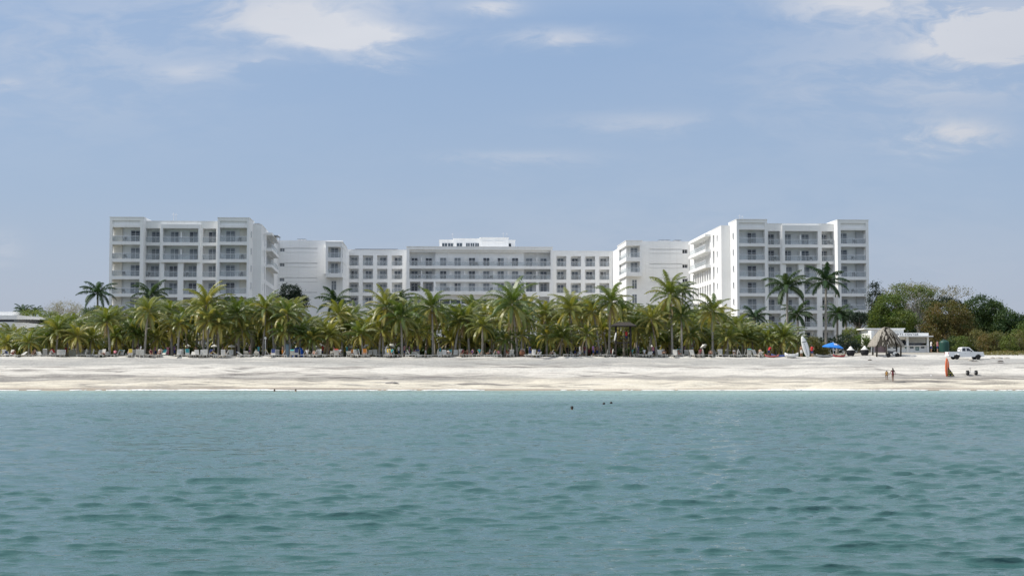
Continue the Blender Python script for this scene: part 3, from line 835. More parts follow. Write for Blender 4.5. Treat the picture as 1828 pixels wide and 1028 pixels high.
for (wh, z), L in byrow.items():
    fl = sorted(floors[wh], reverse=True).index(z)
    fname = 'top' if fl == 0 else ordinal(fl) + ' highest'
    for i, (x, o) in enumerate(sorted(L, key=lambda q: q[0])):
        o['label'] = f"dark chair on {wh}, {fname} balcony floor, {ordinal(i)} from its left end"
        del o['_w']
# ---------------------------------------------------------------- plants
PALM_G = leafmat('coconut_leaf', (.078, .130, .024), (.50, .42, .10), .33, .42)
PALM_D = leafmat('royal_palm_leaf', (.028, .065, .028), (.09, .12, .03), .22)
DRY = leafmat('dry_frond', (.24, .17, .09), (.42, .32, .18), .25)
BARK = mat('palm_bark', (.34, .31, .27), .9, var=.35, vscale=6, bump=.6, bscale=12)
BARKD = mat('tree_bark', (.20, .17, .14), .95, var=.3, vscale=5)
BARKP = mat('pale_bark', (.46, .43, .38), .95, var=.3, vscale=5)
COCO = mat('coconut_husk', (.30, .22, .06), .7, var=.4, vscale=8)

def frond(b, o, az, el, L, droop, tint, m, r, leaf=.55, n=30, wid=.046, hang=.7):
    """one palm leaf: a drooping midrib with narrow leaflets on both sides"""
    seg = 9; pts = []; p = Vector(o); step = L / seg
    side = Vector((-math.sin(az), math.cos(az), 0))
    for i in range(seg + 1):
        pts.append(p.copy()); t = i / seg
        e = el - droop * t ** 1.25
        p = p + Vector((math.cos(az) * math.cos(e), math.sin(az) * math.cos(e), math.sin(e))) * step
    # midrib as a thin three-sided strip
    vs = []; 
    for i, q in enumerate(pts):
        w_ = .045 * (1 - .8 * i / seg); vs += [q + side * w_, q - side * w_, q + Vector((0, 0, -w_))]
    fs = []
    for i in range(seg): 
        a = i * 3; fs += [(a, a + 1, a + 4, a + 3), (a + 1, a + 2, a + 5, a + 4), (a + 2, a, a + 3, a + 5)]
    b.add(vs, fs, m, min(1, tint + .25))
    for k in range(n):
        t = .10 + .9 * (k + .5) / n; f = t * seg; i = min(seg - 1, int(f)); q = pts[i].lerp(pts[i + 1], f - i); d = (pts[i + 1] - pts[i]).normalized()
        ll = leaf * L / 3.4 * (math.sin(math.pi * min(1, .12 + t * .86)) ** .6) * r.uniform(.8, 1.12)
        up = side.cross(d) * -1
        if up.z < 0: up = -up
        for sg in (-1, 1):
            h = hang * r.uniform(.6, 1.3)
            dirn = (side * sg * .85 + d * .55 + up * .12 - Vector((0, 0, h))).normalized()
            tip = q + dirn * ll + Vector((0, 0, -.22 * ll)); mid = q + (side * sg * .9 + d * .5 + up * .2 - Vector((0, 0, h * .5))).normalized() * ll * .5
            w_ = d * wid
            b.add([q - w_, q + w_, mid + w_ * .9, tip, mid - w_ * .9], [(0, 1, 2, 4), (4, 2, 3)], m, min(1, max(0.01, tint + r.uniform(-.08, .1))))

def coconut_crown(seed, L=3.3, nf=22, yellow=.25, up=False):
    r = random.Random(seed); b = MB()
    for i in range(nf):
        a = i * 2.399 + r.uniform(-.25, .25); t = i / (nf - 1)
        el = R(84) - t * R(118 if not up else 92) + r.uniform(-.12, .12)
        old = max(0, (t - .72) / .28)
        tint = .02 + .16 * r.random() + (r.random() < yellow * (.3 + t)) * r.uniform(.1, .4) + old * r.uniform(.1, .8)
        l = L * (.78 + .25 * math.sin(math.pi * min(.85, t + .2))) * r.uniform(.88, 1.08)
        frond(b, (math.cos(a) * .12, math.sin(a) * .12, .1 - .25 * t), a, el, l, R(75) + r.uniform(-.2, .25) + .2 * (1 - t), min(.95, tint), PALM_G, r)
    for i in range(r.choice((2, 3, 5, 6))):
        frond(b, (0, 0, -.25), r.uniform(0, 6.28), -R(r.uniform(35, 70)), L * r.uniform(.6, .85), R(35), r.uniform(.1, .9), DRY, r, leaf=.4, n=18, hang=1.0)
    return b.mesh('crown')
def nut_mesh(seed):
    r = random.Random(seed); b = MB()
    for i in range(9):
        a = r.uniform(0, 6.28); c = (math.cos(a) * .28, math.sin(a) * .28, -.45 - r.uniform(0, .35))
        b.lathe([(.01, -.14), (.10, -.09), (.13, 0), (.09, .09), (.01, .14)], COCO, 7, c)
    return b.mesh('coconuts')
def royal_crown(seed, L=3.4, nf=17):
    r = random.Random(seed); b = MB()
    for i in range(nf):
        a = i * 2.399 + r.uniform(-.2, .2); t = i / (nf - 1)
        frond(b, (math.cos(a) * .1, math.sin(a) * .1, .0), a, R(80) - t * R(95), L * r.uniform(.9, 1.08), R(88) + r.uniform(-.15, .15), r.uniform(0, .3), PALM_D, r, leaf=.72, n=32, wid=.052, hang=.9)
    return b.mesh('crown')
CROWNS = [coconut_crown(100 + i, 3.3 + .25 * (i % 3 - 1), 26 + 3 * (i % 3), (.1, .35, .2, .6, .15, .3, .8, .2)[i], i in (2, 5)) for i in range(8)]
NUTS = [nut_mesh(i) for i in range(3)]
ROYALS = [royal_crown(200 + i) for i in range(3)]

def palm_trunk(H, lean, az, r0, r1, royal=False):
    b = MB(); pts = []; rad = []
    for i in range(9):
        t = i / 8; k = lean * (t ** 1.7)
        pts.append((math.cos(az) * k, math.sin(az) * k, -.3 + (H + .3) * t))
        rad.append(r0 * (1 + .7 * max(0, .12 - t) / .12) * (1 - t) + r1 * t)
    b.tube(pts, rad, BARK, 8)
    if royal: b.tube([Vector(pts[-1]) + Vector((0, 0, -.9)), Vector(pts[-1]) + Vector((0, 0, .3))], [r1 * 1.15, r1 * .7], PALM_D, 8, tint=.15)
    return b.mesh('trunk'), Vector(pts[-1])

PALMS = []
prn = random.Random(5)
def palm(x, D, yc, kind='c', var=None, scale=1.0, lean=None, az=None, notes='', r0=None):
    """photo column of the foot, distance, photo row of the crown's heart"""
    g = G(x, D); zc = CAMZ + ray(x, yc).z / ray(x, yc).y * D; H = max(.8, zc - g.z)
    az = prn.uniform(0, 6.28) if az is None else az
    lean = prn.uniform(0, .15) * H if lean is None else lean
    royal = kind == 'r'
    me, top = palm_trunk(H, lean, az, r0 or (.19 if not royal else .24), .11 if not royal else .15, royal)
    e = empty('royal_palm' if royal else 'coconut_palm', g)
    link('trunk', me, e)
    if royal: cm = ROYALS[prn.randrange(3) if var is None else var]
    else: cm = CROWNS[prn.randrange(8) if var is None else var]
    c = link('crown', cm, e, top, prn.uniform(0, 6.28)); s = scale * prn.uniform(.92, 1.08); s *= 1.06; c.scale = (s, s, s * prn.uniform(.92, 1.05))
    c.rotation_euler = (prn.uniform(-.17, .17), prn.uniform(-.17, .17), c.rotation_euler[2])
    if not royal and H > 4 and prn.random() < .6:
        link('coconuts', NUTS[prn.randrange(3)], e, top, prn.uniform(0, 6.28))
    PALMS.append(dict(o=e, x=x, D=D, yc=yc, H=H, kind=kind, var=var, lean=lean, notes=notes))
    return e
# front row, trunks read from the photograph: column, crown row, variant, scale, lean(m), lean side
FRONT = [(12, 616, 3, .75), (30, 622, 6, .7), (52, 612, 6, .8), (88, 606, 1, .8), (101, 594, 5, .95), (121, 592, 1, 1.05), (140, 600, 3, .9), (160, 607, 0, .85), (197, 574, 2, .95, .5), (237, 590, 1, .85),
         (247, 600, 5, .8), (259, 557, 1, 1.1), (282, 604, 0, .8), (307, 583, 6, .95), (318, 578, 6, .8), (363, 543, 4, 1.25), (371, 572, 3, .9), (390, 578, 6, .95), (427, 562, 7, 1.1), (437, 590, 0, .9),
         (470, 552, 6, 1.05), (490, 572, 1, .85), (519, 562, 6, 1.0), (509, 592, 7, .8), (535, 596, 2, .7), (559, 604, 0, .95), (583, 600, 2, .95), (612, 562, 3, 1.05), (623, 590, 1, .9), (648, 597, 6, .95),
         (677, 549, 4, 1.15), (684, 590, 1, .8), (718, 566, 7, 1.1, .2), (747, 592, 3, .9), (773, 549, 4, 1.15), (812, 573, 0, 1.05, .9), (838, 571, 4, 1.0), (861, 583, 7, .95), (880, 603, 2, .8), (901, 606, 0, .85),
         (923, 543, 4, 1.3), (931, 598, 6, .75), (976, 598, 0, .95), (1000, 603, 2, .85), (1020, 553, 4, 1.15), (1046, 598, 0, .85), (1070, 557, 6, 1.0), (1087, 540, 4, 1.1), (1137, 583, 7, .9), (1158, 592, 0, .95),
         (1172, 570, 3, 1.0), (1200, 527, 4, 1.3), (1217, 566, 7, 1.0), (1238, 598, 0, .8), (1272, 556, 6, 1.25), (1298, 604, 0, .95), (1325, 603, 2, .9), (1345, 609, 0, .8), (1370, 607, 7, .8), (1397, 603, 2, 1.0), (1422, 612, 0, .7)]
for q in FRONT:
    x, y, v, s = q[:4]; lean = q[4] if len(q) > 4 else None
    palm(x, prn.uniform(208.5, 212), y, 'c', v, s, lean, notes='front')
# the grove behind
TOPX = [-20, 70, 95, 110, 170, 200, 260, 330, 400, 480, 540, 570, 610, 660, 730, 800, 870, 930, 1000, 1090, 1140, 1200, 1240, 1290, 1330, 1370, 1450, 1560]
TOPY = [606, 604, 584, 577, 582, 566, 556, 545, 552, 543, 556, 578, 566, 552, 550, 548, 553, 548, 556, 548, 556, 552, 556, 566, 590, 600, 606, 612]
for D, n, lo in ((217, 46, 46), (225, 44, 40), (234, 42, 30), (243, 36, 24)):
    for i in range(n):
        x = -25 + (1400 + 25) * (i + prn.uniform(.15, .85)) / n
        t = float(np.interp(x, TOPX, TOPY)); y = t + prn.uniform(4, lo)
        if x > 1320: y = max(y, 596)
        palm(x, D + prn.uniform(-3, 3), min(y, 616), 'c', None, prn.uniform(.88, 1.14), notes='grove')
# low young palms filling under the crowns
for i in range(40):
    x = 180 + (1440 - 180) * (i + prn.uniform(.1, .9)) / 40
    palm(x, prn.uniform(216, 236), prn.uniform(604, 618), 'c', prn.choice((0, 2, 4, 5)), prn.uniform(.75, .95), notes='young')
# royal and other dark palms nearer the hotel
for x, D, y, s, v in ((175, 244, 524, 1.05, 0), (270, 250, 527, 1.15, 1), (597, 246, 540, 1.05, 2), (715, 246, 536, .9, 0), (1405, 236, 513, 1.2, 0), (1474, 236, 503, 1.2, 1), (1424, 243, 562, .95, 2),
                      (1494, 246, 561, .85, 0), (1510, 248, 566, .8, 2), (1347, 246, 566, .9, 1), (1218, 240, 520, .75, 0), (40, 284, 556, .7, 1), (62, 284, 558, .6, 0), (398, 246, 552, 1.0, 1)):
    palm(x, D, y, 'r', v, s, lean=.15, notes='royal')

# ---- leafy trees
TG = leafmat('leaf_dark_green', (.028, .065, .024), (.08, .12, .035), .25)
TM = leafmat('leaf_green', (.065, .12, .026), (.16, .19, .05), .3)
TB = leafmat('leaf_brownish', (.070, .090, .025), (.19, .13, .05), .28)
TO = leafmat('leaf_olive', (.085, .100, .030), (.20, .18, .07), .28)
TY = leafmat('leaf_grey_thin', (.16, .16, .12), (.26, .25, .19), .25)
TX = leafmat('leaf_blackish', (.010, .026, .016), (.025, .045, .022), .15)
def tree(x, D, lobes, leaf, n, label, cat='tree', name='tree', bark=BARKD, size=.28, trunk_r=.25, foot=None, seed=1, spread=.75, limbs=22, limb_r=.09, clump=34, group=None):
    """lobes: photo ellipses (x, y, rx, ry, depth offset); n leaves"""
    r = random.Random(seed); g = G(foot or x, D); e = empty(name, g)
    L = []
    for (lx, ly, rx, ry, dd) in lobes:
        d = D + dd; c = W(lx, ly, d) - g; L.append((c, rx / PXM(d), ry / PXM(d)))
    tot = sum(a * b_ for _, a, b_ in L); clumps = []
    nc = max(6, n // clump)
    for c, a, b_ in L:
        for k in range(max(2, int(nc * a * b_ / tot))):
            while True:
                v = Vector((r.uniform(-1, 1), r.uniform(-1, 1), r.uniform(-1, 1)))
                if .25 < v.length < 1: break
            v = v.normalized() * v.length ** .45
            clumps.append((c + Vector((v.x * a, v.y * min(a, 4), v.z * b_)), r.uniform(.6, 1.25)))
    cb = MB()
    for cc, cs in clumps:
        tt = r.uniform(0, 1); s_ = spread * cs
        vs = []; fs = []; cc = Vector((cc.x, cc.y, max(.25, cc.z)))
        for k in range(int(clump * cs)):
            p = cc + Vector((r.gauss(0, s_ * .5), r.gauss(0, s_ * .5), r.gauss(0, s_ * .33)))
            nn = Vector((r.gauss(0, .7), r.gauss(0, .7), r.uniform(.2, 1))).normalized(); a_ = nn.orthogonal().normalized(); a_.rotate(Matrix.Rotation(r.uniform(0, 6.28), 3, nn)) if False else None
            b2 = nn.cross(a_); s = size * r.uniform(.6, 1.25); o = len(vs)
            vs += [p - a_ * s * .5, p + b2 * s * .28, p + a_ * s * .5, p - b2 * s * .28]; fs.append((o, o + 1, o + 2, o + 3))
        cb.add(vs, fs, leaf, tt * .9 + .02)
    tb = MB(); low = min(c.z - b_ for c, a, b_ in L); mid = sum((c for c, a, b_ in L), Vector()) / len(L)
    fork = Vector((mid.x * .3, mid.y * .3, max(.6, low * .8)))
    tb.tube([(0, 0, -.4), (fork.x * .3, fork.y * .3, fork.z * .5), fork], [trunk_r * 1.3, trunk_r, trunk_r * .85], bark, 8)
    for cc, cs in r.sample(clumps, min(limbs, len(clumps))):
        m1 = fork.lerp(cc, .5) + Vector((r.gauss(0, .4), r.gauss(0, .4), .35))
        tb.tube([fork + Vector((0, 0, -.2)), fork.lerp(m1, .6), m1, cc], [limb_r, limb_r * .8, limb_r * .6, limb_r * .2], bark, 5, cap=False)
    tb.build('trunk', e); cb.build('crown', e)
    tag(e, label, cat, group); return e
# right-hand grove
tb_ = MB(); wr3 = random.Random(77)
for k in range(34000):
    x = wr3.uniform(1550, 1900) if k < 17000 else wr3.uniform(1850, 2500) if k < 28000 else wr3.uniform(-600, -10); D = 266 + wr3.gauss(0, 1.5); t = np.interp(x, [-600, -20, 0, 1549, 1550, 1600, 1700, 1760, 1828, 1900], [560, 596, 606, 600, 560, 556, 562, 560, 578, 590]) + wr3.uniform(0, 1) ** .8 * 75
    p = W(x, t, D); s = wr3.uniform(.2, .45); p.z = max(4.3, p.z)
    nn = Vector((wr3.gauss(0, .6), wr3.gauss(0, .6) - .4, wr3.uniform(.1, 1))).normalized(); u_ = nn.orthogonal().normalized(); v_ = nn.cross(u_)
    tb_.add([p - u_ * s, p + v_ * s * .6, p + u_ * s, p - v_ * s * .6], [(0, 1, 2, 3)], TG, wr3.random())
tag(tb_.build('woods'), 'dark woods closing the gaps between the trees behind the sports hut', 'woods', kind='stuff')
tree(1562, 262, [(1562, 532, 13, 26, 0), (1566, 560, 16, 22, 0)], TX, 5000, 'narrow dark tree directly beside the right edge of the hotel', seed=2, trunk_r=.18, foot=1564)
tree(1590, 250, [(1588, 545, 26, 20, 0), (1572, 570, 24, 20, 0), (1608, 572, 30, 18, -2)], TM, 14000, 'bright green spreading tree behind the sports hut roof', seed=3, size=.3)
tree(1625, 256, [(1612, 520, 34, 11, 0), (1640, 516, 34, 12, 2), (1660, 530, 36, 14, 0), (1632, 540, 40, 14, 0), (1700, 522, 34, 9, 4), (1622, 562, 34, 14, 0)], TY, 7000, 'tall half bare tree with pale forked branches above the sports hut', bark=BARKP, seed=4, size=.26, limbs=60, limb_r=.10, trunk_r=.3, foot=1638, spread=.9, clump=22)
tree(1642, 252, [(1620, 514, 26, 7, 0), (1648, 524, 22, 7, 0), (1600, 530, 24, 9, 0), (1655, 548, 20, 12, 0)], TM, 5500, 'thin green tree with flat leaf clouds in front of the pale branches', seed=14, size=.26, foot=1640, trunk_r=.2, bark=BARKP, limbs=26)
tree(1692, 243, [(1690, 560, 38, 24, 0), (1668, 580, 22, 24, 0), (1712, 578, 26, 26, 0), (1690, 600, 34, 20, 0)], TB, 15000, 'dense rounded tree with rusty brown foliage behind the pickup truck', seed=5, size=.3)
tree(1680, 251, [(1684, 540, 16, 10, 0), (1708, 545, 14, 9, 0)], TX, 2600, 'dark green treetop just above the rusty brown tree', seed=6, foot=1700)
tree(1758, 250, [(1752, 548, 30, 20, 0), (1772, 555, 22, 18, 0), (1744, 575, 24, 22, 0), (1768, 590, 30, 22, 0)], TG, 17000, 'tall dark green tree rising highest above the pickup truck', seed=7, size=.3)
tree(1800, 246, [(1796, 570, 22, 16, 0), (1816, 580, 24, 18, 0), (1796, 595, 26, 22, 0), (1835, 590, 26, 26, 0)], TG, 16000, 'dark green tree sloping down behind the olive bushes', seed=8, size=.3)
tree(1842, 240, [(1838, 600, 30, 26, 0)], TM, 5000, 'green tree cut by the edge behind the last bushes', seed=9)
for i, (x, y, rx, ry, D, lf, lb) in enumerate(((1715, 614, 16, 16, 232, TM, 'bright green bush between the green water tank and the pickup cab'), (1745, 606, 16, 18, 231, TO, 'olive bush with yellowish tips behind the pickup bonnet'), (1762, 613, 15, 20, 222, TB, 'brownish bush right after the pickup bonnet'),
        (1780, 612, 17, 22, 221, TO, 'large olive bush standing on the sandy verge'), (1800, 616, 14, 18, 219, TM, 'green bush third from the pickup bonnet'), (1819, 612, 17, 22, 220, TO, 'tall olive bush nearest the picture edge'), (1694, 615, 14, 14, 234, TG, 'dark bush directly behind the green water tank'),
        (1540, 612, 15, 15, 222, TM, 'round green bush behind the two thatched white topped parasols'), (1520, 600, 14, 16, 228, TM, 'green bush in front of the hotel ground floor, beside the blue umbrella'), (1508, 610, 22, 13, 221, TX, 'low dark bush right behind the blue umbrella'),
        (1465, 622, 12, 10, 216, TO, 'small olive shrub left of the blue umbrella'), (1450, 614, 10, 12, 216, TO, 'yellowish shrub next to the upright white paddleboard'))):
    tree(x, D, [(x, y, rx, ry, 0), (x + rx * .5, y + ry * .5, rx * .7, ry * .6, 0)], lf, 3400, lb, 'bush', 'bush', seed=30 + i, size=.2, trunk_r=.06, limbs=12, limb_r=.03, spread=.5)
tree(1533, 243, [(1533, 568, 15, 11, 0)], TX, 3200, 'small dark ball shaped tree before the right hotel wing', seed=50, trunk_r=.12, spread=.5, size=.22)
# left-hand side and court
tree(115, 290, [(98, 553, 18, 10, 0), (118, 547, 24, 9, 0), (138, 555, 16, 9, 0), (116, 562, 26, 10, 0)], TY, 4800, 'pale grey nearly leafless tree beyond the left palms', bark=BARKP, seed=60, limbs=50, limb_r=.07, spread=.9, clump=18, size=.2)
tree(165, 262, [(165, 560, 18, 11, 0), (185, 568, 14, 12, 0)], TG, 4200, 'dark green round tree beside the left corner of the hotel', seed=61)
tree(520, 252, [(517, 521, 19, 15, 0), (527, 538, 22, 16, 0), (505, 545, 18, 20, 0)], TX, 9000, 'dark dense round tree in front of the grooved left corner block', seed=62, spread=.6)
tree(65, 275, [(60, 566, 30, 12, 0), (90, 570, 20, 12, 0)], TM, 5200, 'green tree behind the curved white building', seed=63)
# clipped hedges and ground cover below the palms
hr = random.Random(9); hb = MB()
for (x0, x1, D, h, dn) in ((175, 1450, 224, 1.5, 100), (-30, 1540, 252, 3.6, 120), (930, 1400, 236, 2.4, 110), (180, 760, 238, 2.0, 80)):
    a, b_ = W(x0, 640, D).x, W(x1, 640, D).x
    for k in range(int((b_ - a) * dn)):
        p = Vector((hr.uniform(a, b_), D + hr.gauss(0, .6), 4.2 + h * hr.uniform(0, 1) ** .7)); s = hr.uniform(.14, .34)
        nn = Vector((hr.gauss(0, .6), hr.gauss(0, .6) - .4, hr.uniform(.1, 1))).normalized(); u_ = nn.orthogonal().normalized(); v_ = nn.cross(u_)
        hb.add([p - u_ * s, p + v_ * s * .6, p + u_ * s, p - v_ * s * .6], [(0, 1, 2, 3)], TX if D > 250 else TG, hr.random())
tag(hb.build('undergrowth'), 'dark green undergrowth between the palm trunks', 'undergrowth', kind='stuff')

gb = MB(); gr_ = random.Random(19)
for k in range(5200):
    x = gr_.uniform(1752, 1880) if gr_.random() < .75 else gr_.uniform(1600, 1690); D = gr_.uniform(206.5, 221) if x > 1700 else gr_.uniform(221, 226)
    X_ = (x - 914) / F * D; p = Vector((X_, D, ground(X_, D) + gr_.uniform(0, .35) * min(1, max(.2, (x - 1750) / 40)))); s = gr_.uniform(.06, .18)
    nn = Vector((gr_.gauss(0, .5), gr_.gauss(0, .5), 1)).normalized(); u_ = nn.orthogonal().normalized(); v_ = nn.cross(u_)
    gb.add([p - u_ * s, p + v_ * s * .6, p + u_ * s, p - v_ * s * .6], [(0, 1, 2, 3)], TB if gr_.random() < .5 else TO, gr_.random())
tag(gb.build('ground_cover'), 'dry creeping plants on the sandy verge below the bushes', 'ground cover', kind='stuff')
# ---------------------------------------------------------------- people
SKIN = [mat('skin_light', (.50, .32, .23), .6), mat('skin_tan', (.33, .19, .12), .6), mat('skin_brown', (.17, .09, .055), .6)]
HAIR = mat('hair_dark', (.015, .011, .009), .6)
CLOTH = {k: mat('cloth_' + k, c, .85) for k, c in dict(white=(.75, .75, .74), black=(.02, .02, .025), red=(.50, .03, .03), navy=(.03, .05, .16), orange=(.65, .25, .05), pink=(.65, .25, .30), teal=(.05, .28, .30), yellow=(.65, .48, .08), purple=(.12, .06, .2), ochre=(.28, .15, .03), maroon=(.16, .03, .04)).items()}
def limbs(pose):
    """joints (x right, y back, z up) of a 1.7 m figure facing -Y"""
    J = dict(pel=(0, 0, .93), bel=(0, 0, 1.08), chest=(0, 0, 1.30), neck=(0, 0, 1.46), head=(0, -.01, 1.56), top=(0, -.01, 1.66))
    for s, n in ((-1, 'l'), (1, 'r')):
        J['sh' + n] = (s * .17, 0, 1.40); J['el' + n] = (s * .24, .02, 1.12); J['wr' + n] = (s * .25, -.05, .87); J['hd' + n] = (s * .25, -.07, .78)
        J['hip' + n] = (s * .09, 0, .90); J['kn' + n] = (s * .11, -.01, .49); J['an' + n] = (s * .12, .03, .08); J['toe' + n] = (s * .14, -.14, .03)
    if pose == 'walk':
        J['knl'] = (-.10, -.16, .50); J['anl'] = (-.11, -.20, .09); J['toel'] = (-.12, -.37, .05)
        J['knr'] = (.10, .05, .48); J['anr'] = (.11, .28, .14); J['toer'] = (.12, .14, .03)
        J['ell'] = (-.25, .12, 1.13); J['wrl'] = (-.24, .16, .88); J['hdl'] = (-.24, .15, .79); J['elr'] = (.28, -.06, 1.14); J['wrr'] = (.34, -.22, .96); J['hdr'] = (.36, -.28, .89)
    if pose == 'bend':     # leaning forward, arms reaching down
        for k, (x, y, z) in list(J.items()):
            if z > .95 and k[:2] not in ('el', 'wr', 'hd', 'kn') or k[:2] == 'sh':
                a = R(38); dz = z - .93; J[k] = (x, y * math.cos(a) - dz * math.sin(a), .93 + dz * math.cos(a))
        for s, n in ((-1, 'l'), (1, 'r')): J['el' + n] = (s * .24, -.36, 1.02); J['wr' + n] = (s * .22, -.42, .78); J['hd' + n] = (s * .2, -.44, .69); J['kn' + n] = (s * .12, -.10, .50)
    if pose == 'arms':     # elbows out, hands at the waist
        for s, n in ((-1, 'l'), (1, 'r')): J['el' + n] = (s * .36, .05, 1.16); J['wr' + n] = (s * .19, -.08, 1.02); J['hd' + n] = (s * .13, -.12, .98)
    if pose == 'sit':
        dz = -.43
        for k, (x, y, z) in list(J.items()):
            if k[:3] in ('hip',) or z > .85 or k[:2] in ('wr', 'hd', 'el'): J[k] = (x, y + (z - .93) * .25 if z > 1 else y, z + dz)
        for s, n in ((-1, 'l'), (1, 'r')):
            J['kn' + n] = (s * .13, -.42, .52); J['an' + n] = (s * .14, -.50, .09); J['toe' + n] = (s * .15, -.68, .04)
            J['el' + n] = (s * .25, -.02, .72); J['wr' + n] = (s * .17, -.26, .62); J['hd' + n] = (s * .15, -.34, .58)
    if pose == 'recline':  # on a lounger: hips at .42, back raised
        a = R(48)
        for k, (x, y, z) in list(J.items()):
            if k[:3] in ('pel', 'bel', 'che', 'nec', 'hea', 'top') or k[:2] == 'sh':
                dz2 = z - .93; J[k] = (x, dz2 * math.cos(a), .47 + dz2 * math.sin(a))
        for s, n in ((-1, 'l'), (1, 'r')):
            J['hip' + n] = (s * .09, 0, .45); J['kn' + n] = (s * .12, -.40, .58); J['an' + n] = (s * .12, -.78, .44); J['toe' + n] = (s * .13, -.86, .62)
            J['el' + n] = (s * .27, .12, .55); J['wr' + n] = (s * .22, -.12, .52); J['hd' + n] = (s * .18, -.2, .52)
    return J
RAD = dict(pel=.13, bel=.115, chest=.135, neck=.05, head=.088, top=.07, sh=.06, el=.042, wr=.03, hd=.032, hip=.09, kn=.058, an=.037, toe=.035)
BONES = [('pel', 'bel'), ('bel', 'chest'), ('chest', 'neck'), ('neck', 'head'), ('head', 'top')] + [b for n in 'lr' for b in (('chest', 'sh' + n), ('sh' + n, 'el' + n), ('el' + n, 'wr' + n), ('wr' + n, 'hd' + n), ('pel', 'hip' + n), ('hip' + n, 'kn' + n), ('kn' + n, 'an' + n), ('an' + n, 'toe' + n))]
def body(pose):
    J = limbs(pose); ks = list(J)
    me = bpy.data.meshes.new('b'); me.from_pydata([J[k] for k in ks], [(ks.index(a), ks.index(b)) for a, b in BONES], [])
    o = bpy.data.objects.new('b', me); COL.objects.link(o)
    md = o.modifiers.new('s', 'SKIN'); sv = me.skin_vertices[0].data
    for i, k in enumerate(ks):
        r = RAD.get(k) or RAD.get(k[:-1]); sv[i].radius = (r, r * (.8 if k in ('pel', 'bel', 'chest') else 1)); sv[i].use_root = (k == 'pel')
    o.modifiers.new('u', 'SUBSURF').levels = 1
    dg = bpy.context.evaluated_depsgraph_get(); out = bpy.data.meshes.new_from_object(o.evaluated_get(dg))
    bpy.data.objects.remove(o)
    # face, five fingers and feet are far below a pixel here; nose, ears and fingers are still modelled simply
    b = MB(); b.add([v.co for v in out.vertices], [tuple(p.vertices) for p in out.polygons], SKIN[0], smooth=True)
    h = Vector(J['head']); nk = Vector(J['neck']); up = (h - nk).normalized(); fw = Vector((0, -1, 0)); fw = (fw - up * fw.dot(up)).normalized()
    q = h + fw * .085; b.add([q + up * .03, q - up * .02 + Vector((.014, 0, 0)), q - up * .02 + fw * .028, q - up * .02 - Vector((.014, 0, 0))], [(0, 1, 2), (0, 2, 3), (1, 3, 2)], SKIN[0])
    for n, s in (('l', -1), ('r', 1)):
        hd = Vector(J['hd' + n]); d = (hd - Vector(J['wr' + n])).normalized(); sd = d.cross(Vector((1, 0, 0))).normalized()
        for i, l in enumerate((.07, .08, .085, .075)):
            p = hd + d * .01 + sd * (.016 * (i - 1.5)); b.tube([p, p + d * l * .6, p + d * l + Vector((-s * .015, 0, 0))], [.011, .009, .006], SKIN[0], 5)
        p = hd - d * .03 - sd * .03; b.tube([p, p + d * .04 - sd * .02], [.011, .008], SKIN[0], 5)
        p = h + Vector((s * .087, 0, 0)); b.tube([p - up * .025, p + up * .025], [.012, .014], SKIN[0], 5)
    return b, J
def garment(b, J, lo, hi, m, off=.014, sleeves=False):
    """cloth over the trunk part of the body between two parameters measured along pelvis-neck"""
    pel, nk = Vector(J['pel']), Vector(J['neck']); ax = nk - pel; L = ax.length; ax.normalize()
    bm_v = [Vector(v) for v in b.v]; me = bpy.data.meshes.new('t'); me.from_pydata(b.v, [], b.f); me.update()
    keep = []
    for p in me.polygons:
        c = p.center; t = (c - pel).dot(ax) / L; dist = (c - pel - ax * (c - pel).dot(ax)).length
        if lo < t < hi and dist < .26 and not (t < .75 and abs(c.x) > .19): keep.append(p.index)
    nv = [v.normal.copy() for v in me.vertices]; used = sorted({i for k in keep for i in me.polygons[k].vertices}); ix = {v: i for i, v in enumerate(used)}
    g = MB(); g.add([bm_v[v] + nv[v] * off for v in used], [tuple(ix[i] for i in me.polygons[k].vertices) for k in keep], m, smooth=True)
    bpy.data.meshes.remove(me); return g
_body = {}
